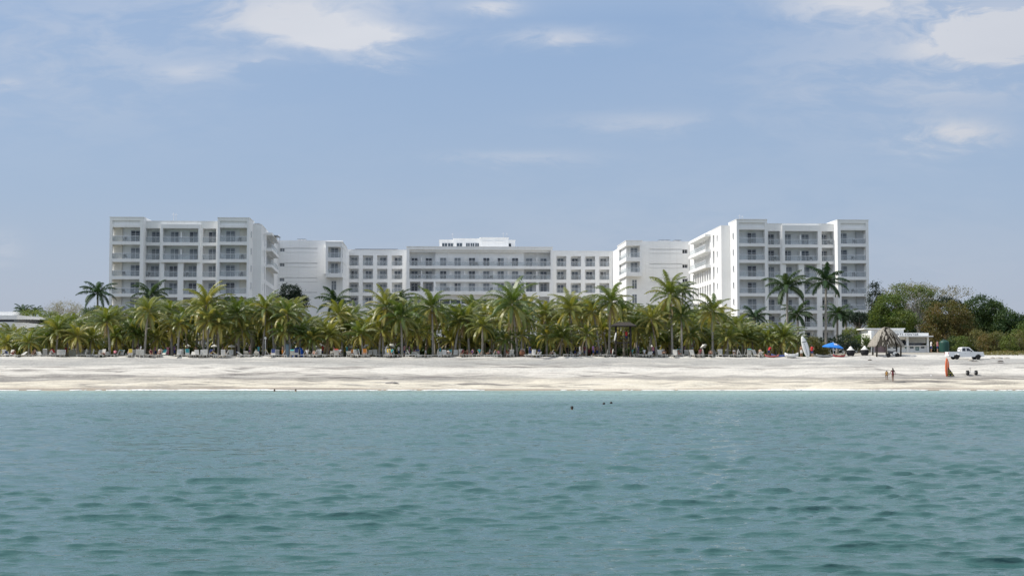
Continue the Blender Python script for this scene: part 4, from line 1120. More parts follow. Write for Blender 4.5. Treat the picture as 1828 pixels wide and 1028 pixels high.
def person(pose, loc, rz, skin, cloth, kind, label, hair='short', scale=1.0, group=None):
    if pose not in _body:
        b, J = body(pose); _body[pose] = (b, J, {})
    b, J, cache = _body[pose]
    def get(key, fn):
        if key not in cache: cache[key] = fn()
        return cache[key]
    def bodymesh():
        me = b.mesh('body'); me.materials.clear(); me.materials.append(SKIN[skin]); return me
    e = link('person', get(('b', skin), bodymesh), None, loc, rz); e.scale = (scale,) * 3
    for key, lo, hi, nm in {'swim': [('t', .55, .80, 'top'), ('p', -.32, .12, 'bottoms')], 'one': [('o', -.25, .82, 'swimsuit')], 'trunks': [('tr', -.75, .12, 'trunks')], 'shirt': [('s', -.05, .97, 'shirt'), ('tr', -.75, .08, 'shorts')], 'dress': [('d', -.9, .92, 'dress')]}[kind]:
        cc = cloth if key not in ('tr',) or kind == 'trunks' else 'navy'
        link(nm, get((key, cc), lambda: garment(b, J, lo, hi, CLOTH[cc], .02 if key in 's d' else .012).mesh(nm)), e)
    def hairm():
        g = MB(); h = Vector(J['head']); nk = Vector(J['neck']); up = (h - nk).normalized()
        c = h + up * .035 + Vector((0, .018, 0))
        vs = []; fs = []
        for i in range(6):
            ph = math.pi * .62 * i / 5
            for k in range(10):
                a = 2 * math.pi * k / 10; vs.append(c + Vector((math.cos(a) * math.sin(ph) * .105, math.sin(a) * math.sin(ph) * .112, 0)) + up * (math.cos(ph) * .105))
        fs = [(i * 10 + k, i * 10 + (k + 1) % 10, (i + 1) * 10 + (k + 1) % 10, (i + 1) * 10 + k) for i in range(5) for k in range(10)]
        g.add(vs, fs, HAIR, smooth=True)
        if hair == 'long': g.tube([c + Vector((0, .06, 0)), c + Vector((0, .10, -.10)), c + Vector((0, .13, -.26)), c + Vector((0, .12, -.42))], [.08, .105, .09, .03], HAIR, 8)
        return g.mesh('hair')
    link('hair', get(('h', hair), hairm), e)
    tag(e, label, 'person', group); return e

# ---------------------------------------------------------------- beach furniture
LW_ = mat('lounger_white', (.62, .60, .55), .6, var=.12, vscale=2)
def lounger(seed, back):
    b = MB(); e = empty('sun_lounger')
    b.box((-.31, -1.2, .28), (.31, .10, .34), LW_)
    for y in (-1.1, .3, .62):
        for x in (-.29, .23): b.box((x, y, 0), (x + .06, y + .07, .28), LW_)
    b.box((-.31, .10, .24), (-.26, .72, .34), LW_); b.box((.26, .10, .24), (.31, .72, .34), LW_)
    b.build('seat', e)
    k = MB(); M = Matrix.Translation((0, .10, .34)) @ Matrix.Rotation(back, 4, 'X')
    for i in range(7): k.box((-.30, .02 + i * .11, -.03), (.30, .115 + i * .11, .02), LW_, M)
    k.box((-.31, 0, -.05), (-.27, .80, -.03), LW_, M); k.box((.27, 0, -.05), (.31, .80, -.03), LW_, M)
    k.box((-.04, .5, -.42), (.0, .54, -.05), LW_, M)
    k.build('backrest', e); return e
protos = [lounger(0, R(62)), lounger(1, R(35)), lounger(2, R(4)), lounger(3, R(78))]
used_p = [False] * 4
lr = random.Random(31); LOUNGERS = []
CL = [(4, 5), (20, 3), (44, 2), (80, 3), (95, 2), (110, 2), (150, 2), (176, 4), (188, 2), (216, 3), (238, 2), (250, 2), (268, 4), (292, 3), (326, 3), (340, 2), (353, 1), (372, 4), (395, 2), (408, 2), (440, 3), (456, 2), (484, 2), (500, 2),
      (530, 3), (543, 2), (556, 2), (568, 3), (590, 2), (602, 3), (632, 3), (641, 2), (656, 2), (670, 1), (690, 4), (705, 3), (728, 2), (741, 2), (757, 3), (778, 1), (790, 2), (802, 1), (818, 2), (852, 2), (878, 3), (893, 2), (910, 2), (943, 4), (960, 3), (985, 2), (1012, 2),
      (1030, 2), (1078, 3), (1090, 3), (1146, 2), (1162, 2), (1182, 2), (1208, 2), (1226, 3), (1240, 2), (1258, 3), (1284, 2), (1292, 3), (1318, 2), (1332, 2), (1352, 2)]
for cx, n in CL:
    for k in range(n if n < 3 else n - 1):
        x = cx + (k - (n - 1) / 2) * 7.5 + lr.uniform(-1.5, 1.5); D = lr.uniform(206.1, 208.0) + (lr.random() < .3) * 2.4
        v = lr.choices((0, 1, 2, 3), (5, 3, 2, 3))[0]
        if used_p[v]: o = copy_tree(protos[v])
        else: o = protos[v]; used_p[v] = True
        o.location = G(x, D); o.rotation_euler = (0, 0, lr.choice((0, 0, R(180), R(90), R(-90), R(25), R(-20))) + lr.uniform(-.25, .25))
        LOUNGERS.append((x, o, v))
for i in range(4):
    if not used_p[i]:
        for c in list(protos[i].children): bpy.data.objects.remove(c)
        bpy.data.objects.remove(protos[i])

def parasol(x, D, ytop, wpx, m, label, pole_m=None, tilt=0, mark=False, n=8, cat='parasol', ribs=True):
    g = G(x, D); z = W(x, ytop, D).z - g.z; r = wpx / 2 / PXM(D); e = empty('parasol', g, 0, label, cat)
    b = MB(); vs = [(0, 0, 0)]; 
    for j, (f, dz) in enumerate(((.4, -.16), (.75, -.34), (1.0, -.50))):
        for k in range(n * 2):
            a = math.pi * k / n; sag = 1 if k % 2 == 0 else .965
            vs.append((math.cos(a) * r * f * sag, math.sin(a) * r * f * sag, dz * r * .85 - (0 if k % 2 else .015)))
    N = n * 2
    for k in range(N): vs.append((vs[1 + 2 * N + k][0], vs[1 + 2 * N + k][1], vs[1 + 2 * N + k][2] - .13))
    fs = [(0, 1 + k, 1 + (k + 1) % N) for k in range(N)] + [(1 + j * N + k, 1 + (j + 1) * N + k, 1 + (j + 1) * N + (k + 1) % N, 1 + j * N + (k + 1) % N) for j in range(3) for k in range(N)]
    b.add(vs, fs, m); c = b.build('canopy', e, (0, 0, z)); c.rotation_euler = (tilt * .5, tilt, .2)
    p = MB(); p.tube([(0, 0, 0), (0, 0, z + .08)], .03, pole_m or FRAME, 6); p.build('pole', e)
    if mark:
        q = MB(); wm_ = CLOTH['white']
        for (u0, u1, v0, v1) in ((-.24, -.15, 0, .2), (-.11, -.03, 0, .16), (.01, .09, 0, .2), (.13, .24, 0, .17), (-.24, .24, -.06, -.03)):
            q.add([(u0, -r * .66, -.34 * r * .72 + v0 - .0), (u1, -r * .66, -.34 * r * .72 + v0), (u1, -r * .50, -.34 * r * .72 + v1 + .03), (u0, -r * .50, -.34 * r * .72 + v1 + .03)], [(0, 1, 2, 3)], wm_)
        q.build('mark', c, (0, -.02, .03))
    return e
PW = mat('parasol_white', (.76, .75, .71), .8, var=.06, vscale=2); PB = mat('parasol_blue', (.015, .19, .62), .7, var=.1, vscale=2)
for x, D, y, w, lb in ((383, 213, 615, 12, 'small white parasol left of the two beside the thick leaning palm trunk'), (414, 213, 615, 13, 'white parasol just left of the thick double palm trunk'), (572, 213, 613.5, 17, 'topmost broad white parasol right of the blue tent'), (566, 211, 618, 15, 'lower white parasol overlapped by the broad one right of the blue tent'),
                       (628, 212, 616, 11, 'white parasol in front of the short palm with hanging yellow leaves'), (689, 212, 617, 10, 'white parasol right behind the tallest trunk of the grove centre'), (1163, 214, 616, 9, 'white parasol right of the lifeguard tower'),
                       (336, 215, 615, 10, 'small white parasol deep in shade left of the tallest left palm'), (1004, 217, 612, 9, 'tiny white parasol at the left of the people standing in shade'), (1298, 214, 622, 13, 'white parasol low under the small palms before the right wing')):
    parasol(x, D, y, w, PW, lb)
parasol(652, 212, 615, 11, PW, 'tilted white parasol leaning to the left above white loungers', tilt=R(-28))
parasol(702, 212, 614, 11, PW, 'tilted white parasol leaning to the right above white loungers', tilt=R(25))
parasol(1254, 213, 615, 14, PW, 'tilted white parasol leaning in front of the yellow palm trunk', tilt=R(-26))
parasol(1487, 208.5, 611, 38, PB, 'large blue parasol with a white mark standing right of the paddleboard', mark=True, tilt=R(5))

# blue pop-up tent, pale blue hut, lamp post, barrel
g = G(533, 209); e = empty('beach_tent', g, 0, 'bright blue domed beach tent behind white loungers', 'tent'); b = MB(); BL = mat('tent_blue', (.01, .10, .50), .7, var=.15, vscale=2)
prof = [(.82, 0), (.80, .5), (.70, .95), (.48, 1.25), (.2, 1.38), (.02, 1.42)]
for i in range(len(prof) - 1):
    for k in range(12):
        a0, a1 = [R(-60) + R(300) * q / 12 for q in (k, k + 1)]
        P = lambda j, a: (math.cos(a) * prof[j][0], math.sin(a) * prof[j][0], prof[j][1])
        b.add([P(i, a0), P(i, a1), P(i + 1, a1), P(i + 1, a0)], [(0, 1, 2, 3)], BL, smooth=True)
b.build('canopy', e); b = MB()
for a in (-60, 60, 180): b.tube([(math.cos(R(a)) * q[0] * 1.01, math.sin(R(a)) * q[0] * 1.01, q[1]) for q in prof], .015, FRAME, 5)
b.build('frame', e)
g = G(515, 211); e = empty('towel_cabinet', g, 0, 'pale blue upright cabinet left of the blue tent', 'cabinet'); b = MB(); LB = mat('pale_blue_paint', (.28, .42, .52), .6, var=.1)
b.box((-.4, -.35, 0), (.4, .35, 1.75), LB); b.build('body', e); b = MB(); b.box((-.47, -.42, 1.75), (.47, .42, 1.84), LB); b.build('roof', e); b = MB(); b.box((-.33, -.38, .1), (.33, -.35, 1.65), mat('pale_blue_door', (.36, .50, .60), .5)); b.build('door', e)
g = G(474, 209.5); e = empty('lamp_post', g, 0, 'slim lamp post with a white globe beside a palm trunk', 'lamp post'); b = MB(); b.tube([(0, 0, 0), (0, 0, 2.5)], [.06, .04], FRAME, 8); b.build('post', e)
b = MB(); b.lathe([(.02, -.2), (.14, -.14), (.2, 0), (.14, .14), (.02, .2)], mat('globe_white', (.8, .8, .78), .3), 12, (0, 0, 2.68)); b.build('globe', e)
g = G(932, 207); e = empty('barrel', g, 0, 'brown wooden barrel beside the thick central palm trunk', 'barrel'); b = MB(); WD = mat('brown_wood', (.22, .09, .045), .8, var=.3, vscale=8)
b.lathe([(.30, 0), (.37, .25), (.40, .5), (.37, .75), (.30, 1.0)], WD, 14); b.build('body', e); b = MB()
for z, r_ in ((.2, .365), (.8, .365)): b.lathe([(r_, z - .03), (r_ + .02, z), (r_, z + .03)], DARKM, 14)
b.build('hoop', e)

# lifeguard tower
g = G(1113, 207); e = empty('lifeguard_tower', g, 0, 'dark wooden lifeguard tower with a flat hipped roof on posts', 'lifeguard tower'); DW = mat('dark_wood', (.045, .038, .032), .85, var=.3, vscale=6)
for x in (-1.05, .95):
    for y in (-.9, .9):
        b = MB(); b.tube([(x * 1.08, y * 1.08, -.3), (x, y, 4.25)], .085, DW, 7); b.build('post', e)
b = MB(); b.box((-1.25, -1.1, 1.95), (1.15, 1.1, 2.07), DW)
for i in range(5): b.box((-1.2 + i * .5, -1.15, 1.85), (-1.12 + i * .5, 1.15, 1.95), DW)
b.build('platform', e)
b = MB()
for x in (-1.05, .95): b.box((x - .03, -.9, 2.9), (x + .03, .9, 2.98), DW)
b.box((-1.05, .87, 2.9), (.95, .93, 2.98), DW); b.box((-1.05, .87, 2.5), (.95, .93, 2.56), DW); b.build('railing', e)
b = MB(); z = 4.25; vs = [(-1.78, -1.6, z), (1.68, -1.6, z), (1.68, 1.6, z), (-1.78, 1.6, z), (-1.78, -1.6, z + .12), (1.68, -1.6, z + .12), (1.68, 1.6, z + .12), (-1.78, 1.6, z + .12), (-.9, -.5, z + .62), (.8, -.5, z + .62), (.8, .5, z + .62), (-.9, .5, z + .62)]
b.add(vs, [(0, 3, 2, 1), (0, 1, 5, 4), (1, 2, 6, 5), (2, 3, 7, 6), (3, 0, 4, 7), (4, 5, 9, 8), (5, 6, 10, 9), (6, 7, 11, 10), (7, 4, 8, 11), (8, 9, 10, 11)], DW); b.build('roof', e)
b = MB()
for x in (-.1, .4): b.tube([(x, -1.9, 0), (x, -1.1, 2.05)], .04, DW, 6)
for i in range(6): t = (i + .7) / 6.5; b.tube([(-.1, -1.9 + .8 * t, 2.05 * t), (.4, -1.9 + .8 * t, 2.05 * t)], .025, DW, 5)
b.build('ladder', e)
b = MB(); b.lathe([(.02, -.6), (.09, -.5), (.11, 0), (.09, .5), (.02, .6)], PW, 8); o = b.build('rescue_buoy', None, (g.x - 1.22, g.y - 1.05, g.z + 2.8)); o.rotation_euler = (0, R(12), 0); tag(o, 'white rescue float hung on the left post of the lifeguard tower', 'rescue float')

# upright paddleboard, its mast, kayaks and a dinghy
def board(L, wd, m, stripe=None):
    b = MB(); n = 14; vs = []; 
    for i in range(n + 1):
        t = i / n; w_ = wd / 2 * max(.04, (math.sin(math.pi * min(1, t * .93 + .05)) ** .55)); z = L * t; k = .10 * (t - .5) ** 2 * 4
        vs += [(-w_, k, z), (-w_ * .6, k - .06, z), (w_ * .6, k - .06, z), (w_, k, z), (w_ * .6, k + .05, z), (-w_ * .6, k + .05, z)]
    fs = [(i * 6 + j, i * 6 + (j + 1) % 6, (i + 1) * 6 + (j + 1) % 6, (i + 1) * 6 + j) for i in range(n) for j in range(6)] + [(5, 4, 3, 2, 1, 0), tuple(n * 6 + j for j in range(6))]
    b.add(vs, fs, m, smooth=True); return b
WB = mat('board_white', (.74, .74, .72), .4, var=.1, vscale=2)
g = GP(1443, 638); b = board(3.05, .95, WB); e = b.build('paddleboard', None, g); e.rotation_euler = (R(-8), R(-13), R(10)); tag(e, 'tall white paddleboard standing on end in the sand', 'paddleboard')
s = MB(); s.box((-.36, -.075, 2.18), (.36, -.062, 2.26), DARKM); s.box((-.05, -.075, .3), (.0, -.062, 2.0), mat('grey_stripe', (.25, .26, .27), .5)); s.build('stripe', e)
g = GP(1451, 637); b = MB(); b.tube([(0, 0, -.2), (.0, 0, 3.7)], [.035, .02], mat('weathered_pole', (.30, .28, .24), .7), 6); tag(b.build('pole', None, g), 'thin bare pole stuck in the sand beside the paddleboard', 'pole')
def kayak(x, y, L, m, rz, label, name='kayak', h=.28, wd=.62):
    g = GP(x, y); e = empty(name, g, rz, label, 'kayak' if name == 'kayak' else 'dinghy'); b = MB(); n = 12; vs = []
    for i in range(n + 1):
        t = i / n; w_ = wd / 2 * max(.05, math.sin(math.pi * (.04 + .92 * t)) ** .7); y_ = (t - .5) * L; z = .22 * abs(2 * t - 1) ** 3
        vs += [(y_, -w_, h * .8 + z), (y_, -w_ * .7, z + .08), (y_, 0, z), (y_, w_ * .7, z + .08), (y_, w_, h * .8 + z), (y_, w_ * .5, h + z * .9 if name == 'kayak' else h * .55 + z), (y_, -w_ * .5, h + z * .9 if name == 'kayak' else h * .55 + z)]
    fs = [(i * 7 + j, i * 7 + (j + 1) % 7, (i + 1) * 7 + (j + 1) % 7, (i + 1) * 7 + j) for i in range(n) for j in range(7)] + [tuple(range(6, -1, -1)), tuple(n * 7 + j for j in range(7))]
    b.add(vs, fs, m, smooth=True); b.build('hull', e)
    b = MB()
    for t in (-.45, .5): b.lathe([(.20, 0), (.26, .05), (.22, .08), (.16, -.02)], DARKM, 10, (t, 0, h + .0)) if name == 'kayak' else b.box((t - .1, -wd * .42, h * .7), (t + .1, wd * .42, h * .78), WD)
    b.build('cockpit' if name == 'kayak' else 'thwart', e); return e
KR = mat('kayak_red', (.30, .03, .03), .35, var=.1); KP = mat('kayak_salmon', (.50, .14, .13), .35, var=.1); KB = mat('kayak_blue', (.08, .12, .35), .35); KG = mat('kayak_grey', (.30, .31, .31), .4, var=.2)
kayak(1378, 638.5, 2.1, KP, R(14), 'salmon pink kayak leftmost among the boats under the low palms'); kayak(1396, 637.6, 3.0, KB, R(-6), 'dark blue kayak between the pink kayak and the white dinghy')
kayak(1413, 638.5, 1.9, WB, R(4), 'small white dinghy on the sand left of the upright paddleboard', 'dinghy', .62, .95); kayak(1474, 637.8, 2.8, KG, R(10), 'grey kayak lying left under the blue parasol'); kayak(1498, 638.2, 1.7, KR, R(-16), 'dark red kayak lying right under the blue parasol')
kayak(1463, 636.9, 2.4, WB, R(24), 'pale kayak pulled up right of the thin pole')
kayak(1386, 636.9, 3.2, WB, R(-3), 'white kayak lying behind the salmon pink kayak')
def cabana(x, label):
    g = G(x, 208.5); e = empty('beach_cabana', g, 0, label, 'cabana'); e.scale = (.7, .7, .92); b = MB(); BK = mat('black_mesh_cloth', (.012, .012, .014), .9)
    b.lathe([(.62, .1), (.80, .35), (.86, .75), (.66, .98), (.2, 1.02)], BK, 12); b.build('body', e)
    b = MB(); b.lathe([(.80, .92), (.78, 1.0), (.42, 1.16), (.30, 1.38), (.02, 1.55)], PW, 12); b.build('canopy', e)
    b = MB(); 
    for k in range(4): a = R(45 + 90 * k); b.tube([(math.cos(a) * .6, math.sin(a) * .6, -.1), (math.cos(a) * .62, math.sin(a) * .62, .3)], .04, DARKM, 5)
    b.build('leg', e)
cabana(1518, 'black beach cabana with a pointed white top, between the blue parasol and its twin'); cabana(1543, 'black beach cabana with a white top right beside the thatched shelter')

# thatched shelter
TH_ = mat('thatch', (.36, .33, .28), .95, var=.4, vscale=9, bump=.5, bscale=25)
g = G(1581, 208); e = empty('thatched_shelter', g, 0, 'palm thatched open shelter on crooked posts before the sports hut', 'shelter')
for x, y in ((-1.55, -1.0), (.0, -.2), (1.8, -1.0), (-1.55, 1.3), (1.8, 1.3)):
    b = MB(); b.tube([(x, y, -.2), (x + .05, y, 1.2), (x * .9, y, 2.4 if x else 3.7)], [.13, .11, .09], DW if x else BARKD, 7); b.build('post', e)
b = MB()
for s_ in (-1, 1): b.tube([(0, -.2, 2.0), (s_ * .8, -.5, 3.0)], .06, DW, 6); 
for k in range(9): a = R(-90 + 40 * k); b.tube([(0, 0, 3.75), (math.cos(a) * 1.2, math.sin(a) * 1.1, 2.95), (math.cos(a) * 2.3, math.sin(a) * 2.1, 1.65)], .045, DW, 5)
b.build('rafter', e)
b = MB(); tr_ = random.Random(8)
for k in range(3600):
    a = R(tr_.uniform(-46, 226) if tr_.random() < .985 else tr_.uniform(226, 314)); t = tr_.uniform(0, .93); f = lambda t: (.08 + 2.4 * t ** .78, 3.98 - 2.5 * t ** 1.25)
    r0, z0 = f(t); r1, z1 = f(min(1.08, t + tr_.uniform(.10, .2))); w_ = .06; j = tr_.uniform(-.05, .05); a1 = a + tr_.uniform(-.05, .05)
    q0 = Vector((math.cos(a) * r0, math.sin(a) * r0 * .92, z0 + j)); q1 = Vector((math.cos(a1) * r1, math.sin(a1) * r1 * .92, z1 + j - .03)); sd_ = Vector((-math.sin(a), math.cos(a), 0)) * w_
    b.add([q0 - sd_, q0 + sd_, q1 + sd_ * .7, q1 - sd_ * .7], [(0, 1, 2, 3)], TH_)
b.build('roof', e)
# motorbike parked under it
g = GP(1594, 638.6); e = empty('motorbike', g, R(8), 'dark motorbike with white panels parked under the thatched shelter', 'motorbike')
for x in (-.64, .66):
    b = MB(); b.lathe([(.20, -.05), (.30, -.06), (.33, 0), (.30, .06), (.20, .05)], mat('tyre', (.02, .02, .02), .9), 18, axis='y'); b.lathe([(.02, -.03), (.2, -.02), (.2, .02), (.02, .03)], DARKM, 12, axis='y'); b.build('wheel', e, (x, 0, .33))
b = MB(); b.prism([(-.75, .72), (-.5, .62), (-.2, .5), (.1, .35), (.3, .42), (.45, .8), (.3, .95), (.05, .92), (-.1, .78), (-.5, .82), (-.8, .86)], -.12, .12, DARKM); b.build('body', e)
b = MB(); b.prism([(-.1, .45), (.2, .42), (.42, .72), (.3, .86), (.0, .74)], -.15, .15, WB); b.prism([(.42, .5), (.62, .72), (.9, .66), (.64, .78), (.4, .66)], -.07, .07, WB); b.build('fairing', e)
b = MB(); b.tube([(.66, 0, .33), (.48, 0, 1.0)], .03, DARKM, 6); b.tube([(.42, -.34, 1.05), (.46, 0, 1.0), (.42, .34, 1.05)], .018, DARKM, 6); b.build('handlebar', e)
b = MB(); b.prism([(-.75, .86), (-.1, .80), (-.05, .87), (-.7, .95)], -.13, .13, DKP); b.build('seat', e)

# sports hut
D = 221; g0 = G(1605, D); e = empty('sports_hut', g0, 0, 'white flat roofed sports hut with a counter behind the thatched shelter', 'hut'); HW = mat('hut_white', (.86, .86, .84), .8, var=.05, vscale=.8); PINK = mat('hut_shutter', (.36, .26, .26), .8)
X = lambda x, d=D: (x - 914) / F * d - g0.x
Zz = lambda y, d=D: W(1605, y, d).z - g0.z
def hb_(b, x0, x1, y0, y1, d0, d1, m): b.box((X(x0), d0, Zz(y1)), (X(x1), d1, Zz(y0)), m)
b = MB()
hb_(b, 1554, 1620, 586.5, 632, 2.2, 6, HW)            # tall rear block
hb_(b, 1554, 1559, 590, 634, -.4, 2.2, HW)            # left end wall
hb_(b, 1600, 1657.5, 594, 601, .0, 2.2, HW)           # fascia block
hb_(b, 1620, 1657.5, 601, 612, 1.6, 5, CREAM); hb_(b, 1620, 1657.5, 617, 632, 1.6, 5, HW); hb_(b, 1620, 1657.5, 594.5, 601, 2.2, 5, HW)
hb_(b, 1584, 1657.5, 617.5, 630.5, .0, .2, HW)        # counter front
hb_(b, 1559, 1584, 606, 632, .3, 2.2, PINK)
hb_(b, 1584, 1600, 594, 606, .2, 2.2, HW); hb_(b, 1600, 1620, 601, 606, .3, 2.2, CREAM)
hb_(b, 1561, 1657, 630.5, 634.5, -.5, 2, mat('hut_base', (.22, .20, .20), .9))
b.build('wall', e)
b = MB(); hb_(b, 1582, 1621, 608.5, 617, .9, 1.0, GD); hb_(b, 1622, 1653, 612, 617, 1.45, 1.55, GD); b.build('opening', e)
for x0, x1 in ((1617.5, 1621), (1653.5, 1657.2), (1580.5, 1583.5)):
    b = MB(); hb_(b, x0, x1, 601, 630.5, -.25, -.02, HW); b.build('column', e)
b = MB(); hb_(b, 1602, 1663, 599.3, 601.2, -.9, 1.5, HW); b.build('canopy', e)
b = MB(); hb_(b, 1547.5, 1621, 585.2, 587.2, 1.6, 6.6, HW); b.build('roof', e)
b = MB(); hb_(b, 1577, 1657, 616.4, 617.6, -.35, .2, HW); b.build('counter', e)
PGN = mat('poster_green', (.06, .18, .16), .7); PBL = mat('poster_dark', (.05, .06, .09), .7)
for x0, x1, y0, y1, m_ in ((1584.5, 1589, 618.4, 621.5, PBL), (1594, 1600, 618.4, 621.8, PBL), (1615, 1619, 619, 622, PGN), (1624, 1630, 618.4, 621.8, PBL), (1633.8, 1639.8, 619, 625.3, PGN), (1644, 1649.4, 618.2, 621.6, PBL)):
    b = MB(); hb_(b, x0, x1, y0, y1, -.03, -.002, m_); hb_(b, x0 + 1, x1 - 1.3, y0 + .8, y1 - 1.2, -.036, -.031, mat('poster_pale', (.35, .42, .42), .7)); b.build('poster', e)
b = MB()
for i in range(9): hb_(b, 1560 + i * 2.6, 1561 + i * 2.6, 607, 630, .27, .295, mat('shutter_line', (.25, .18, .18), .8))
b.build('shutter', e)
fc = bpy.data.curves.new('t', 'FONT'); fc.body = 'SPORTS CENTER'; fc.size = .62; fc.extrude = .015; fc.align_x = 'LEFT'; fc.space_character = 1.1
fo = bpy.data.objects.new('t', fc); COL.objects.link(fo); dg = bpy.context.evaluated_depsgraph_get(); tm = bpy.data.meshes.new_from_object(fo.evaluated_get(dg)); bpy.data.objects.remove(fo)
tm.materials.clear(); tm.materials.append(mat('letter_grey', (.09, .09, .11), .6))
wpx = max(v.co.x for v in tm.vertices)
tgt = (1639.5 - 1589) / F * D
lt = link('lettering', tm, e, (X(1589), -.02, Zz(599.2))); lt.rotation_euler = (R(90), 0, 0); lt.scale = (tgt / wpx, tgt / wpx * .95, 1)

# green water tank
g = G(1685, 224); e = empty('water_tank', g, 0, 'dark green ribbed water tank behind the pickup bed', 'tank'); b = MB(); GT = mat('tank_green', (.010, .065, .048), .5, var=.15)
pr = [(.68, 0)]
for i in range(6): pr += [(.74, .1 + i * .25), (.70, .2 + i * .25)]
pr += [(.72, 1.62), (.5, 1.82), (.2, 1.92)]
b.lathe(pr, GT, 20); b.build('body', e); b = MB(); b.lathe([(.2, 1.9), (.24, 1.95), (.2, 2.02), (.02, 2.04)], DARKM, 12); b.build('lid', e)

# pickup truck
g = GP(1722, 641.5); e = empty('pickup_truck', g, R(2), 'white double cab pickup truck parked on the upper beach', 'pickup truck'); TW = mat('truck_white', (.78, .78, .78), .3, spec=.6); e.scale = (.94, .94, .94); TY_ = MATS['tyre']; CH = mat('truck_trim', (.04, .04, .045), .4)
def arc(cx, r, n=8): return [(cx + r * math.cos(math.pi * (1 - i / n)), .36 + r * math.sin(math.pi * (1 - i / n))) for i in range(n + 1)]
low = [(-2.62, .48), (-2.62, 1.05), (-2.55, 1.10), (.92, 1.10), (1.0, 1.13), (1.9, 1.08), (2.35, .98), (2.55, .80), (2.60, .48), (2.45, .36)] + [(x, z) for x, z in reversed(arc(1.72, .47))] + [(.3, .34), (-.6, .34)] + [(x, z) for x, z in reversed(arc(-1.42, .47))] + [(-2.4, .40)]
b = MB(); b.prism(low, -.90, -.86, TW); b.prism(low, .86, .90, TW)
b.box((-.75, -.86, .5), (2.5, .86, 1.09), TW); b.box((-2.58, -.86, .62), (-.75, .86, .68), TW); b.box((-2.62, -.86, .45), (-2.56, .86, 1.08), TW); b.box((-2.5, -.8, .38), (2.4, .8, .5), CH)
b.build('body', e)
b = MB()
def slab(pts, y0, y1, k, m): # cab: narrower at the roof
    n = len(pts); vs = [(x, y0 + (z - 1.1) * k, z) for x, z in pts] + [(x, y1 - (z - 1.1) * k, z) for x, z in pts]
    b.add(vs, [tuple(range(n)), tuple(range(2 * n - 1, n - 1, -1))] + [((i + 1) % n, i, n + i, n + (i + 1) % n) for i in range(n)], m)
slab([(-.78, 1.10), (-.74, 1.55), (-.60, 1.74), (-.3, 1.79), (.25, 1.79), (.48, 1.72), (1.10, 1.12)], -.88, .88, .18, TW); b.build('cab', e)
for pts in ([(-.62, 1.18), (-.60, 1.52), (-.5, 1.64), (-.12, 1.66), (-.12, 1.18)], [(0, 1.18), (0, 1.66), (.36, 1.64), (.80, 1.20)]):
    b = MB(); slab(pts, -.886, .886, .18, GD); b.build('window', e)
b = MB(); b.add([(.56, -.70, 1.66), (.56, .70, 1.66), (1.06, .78, 1.19), (1.06, -.78, 1.19), (.50, -.70, 1.62), (.50, .70, 1.62)], [(0, 1, 2, 3)], GD); b.build('windscreen', e)
for x in (-1.42, 1.72):
    for y in (-.82, .82):
        w = empty('wheel', (x, y, .36)); w.parent = e; b = MB(); b.lathe([(.2, -.12), (.33, -.12), (.36, -.08), (.36, .08), (.33, .12), (.2, .12)], TY_, 22, axis='y'); b.build('tyre', w)
        b = MB(); b.lathe([(.02, -.1), (.1, -.11), (.21, -.09), (.21, .09), (.1, .11), (.02, .1)], mat('rim_grey', (.28, .28, .29), .35, metallic=.7), 14, axis='y'); b.build('rim', w)
for y in (-.9, .9):
    b = MB(); b.box((.66, y - .02 if y > 0 else y - .18, 1.12), (.80, y + .18 if y > 0 else y + .02, 1.28), CH); b.build('mirror', e)
    b = MB(); b.box((2.3, y * .78 - .12, .78), (2.56, y * .78 + .12, .92), mat('lamp_glass', (.6, .62, .62), .15)); b.build('headlight', e)
    b = MB(); b.box((-2.66, y * .9 - .07, .75), (-2.60, y * .9 + .07, 1.02), KR); b.build('tail_light', e)
b = MB(); b.box((2.5, -.8, .42), (2.66, .8, .66), TW); b.build('bumper', e)
b = MB(); b.tube([(-.85, -.7, 1.1), (-.85, -.62, 1.5), (-.85, .62, 1.5), (-.85, .7, 1.1)], .03, CH, 6); b.tube([(-2.5, -.75, 1.12), (-.9, -.75, 1.12)], .03, CH, 5); b.build('roll_bar', e)
for z in (.86,):
    for x in (-.15, .62): b = MB(); b.box((x - .09, -.915, z), (x + .03, -.90, z + .03), CH); b.build('door_handle', e)

# red paddleboard upright with a patterned cloth
RB = mat('board_red', (.70, .15, .05), .45, var=.15, vscale=2)
g = GP(1691, 672); b = board(2.35, .62, RB); e = b.build('paddleboard', None, g); e.rotation_euler = (R(-4), R(3), R(15)); tag(e, 'orange red paddleboard standing on end low on the beach', 'paddleboard')
s = MB(); s.box((-.03, -.075, .3), (.03, -.062, 2.0), mat('board_line', (.75, .4, .3), .5)); s.build('stripe', e)
g = GP(1699, 672); e = empty('cloth_banner', g, 0, 'black and yellow patterned triangular cloth leaning on the red paddleboard', 'banner'); b = MB(); YB = mat('cloth_yellowish', (.45, .38, .06), .8)
A, B, C = Vector((-.42, .0, 1.20)), Vector((-.55, -.2, 0)), Vector((.42, .1, 0)); b.add([A, B, C, A + Vector((0, .05, 0)), B + Vector((0, .05, 0)), C + Vector((0, .05, 0))], [(0, 1, 2), (5, 4, 3), (0, 3, 4, 1), (1, 4, 5, 2), (2, 5, 3, 0)], CLOTH['black']); b.build('cloth', e)
b = MB()
for i in range(4):
    for j in range(4 - i):
        u0, v0 = .08 + i * .23, .08 + j * .23; P = lambda u, v: B + (C - B) * u + (A - B) * v + Vector((0, -.012, 0))
        if (i + j) % 2 == 0 or j == 1: b.add([P(u0, v0), P(u0 + .15, v0 + .02), P(u0 + .10, v0 + .15), P(u0 - .02, v0 + .12)], [(0, 1, 2, 3)], YB)
b.build('pattern', e)
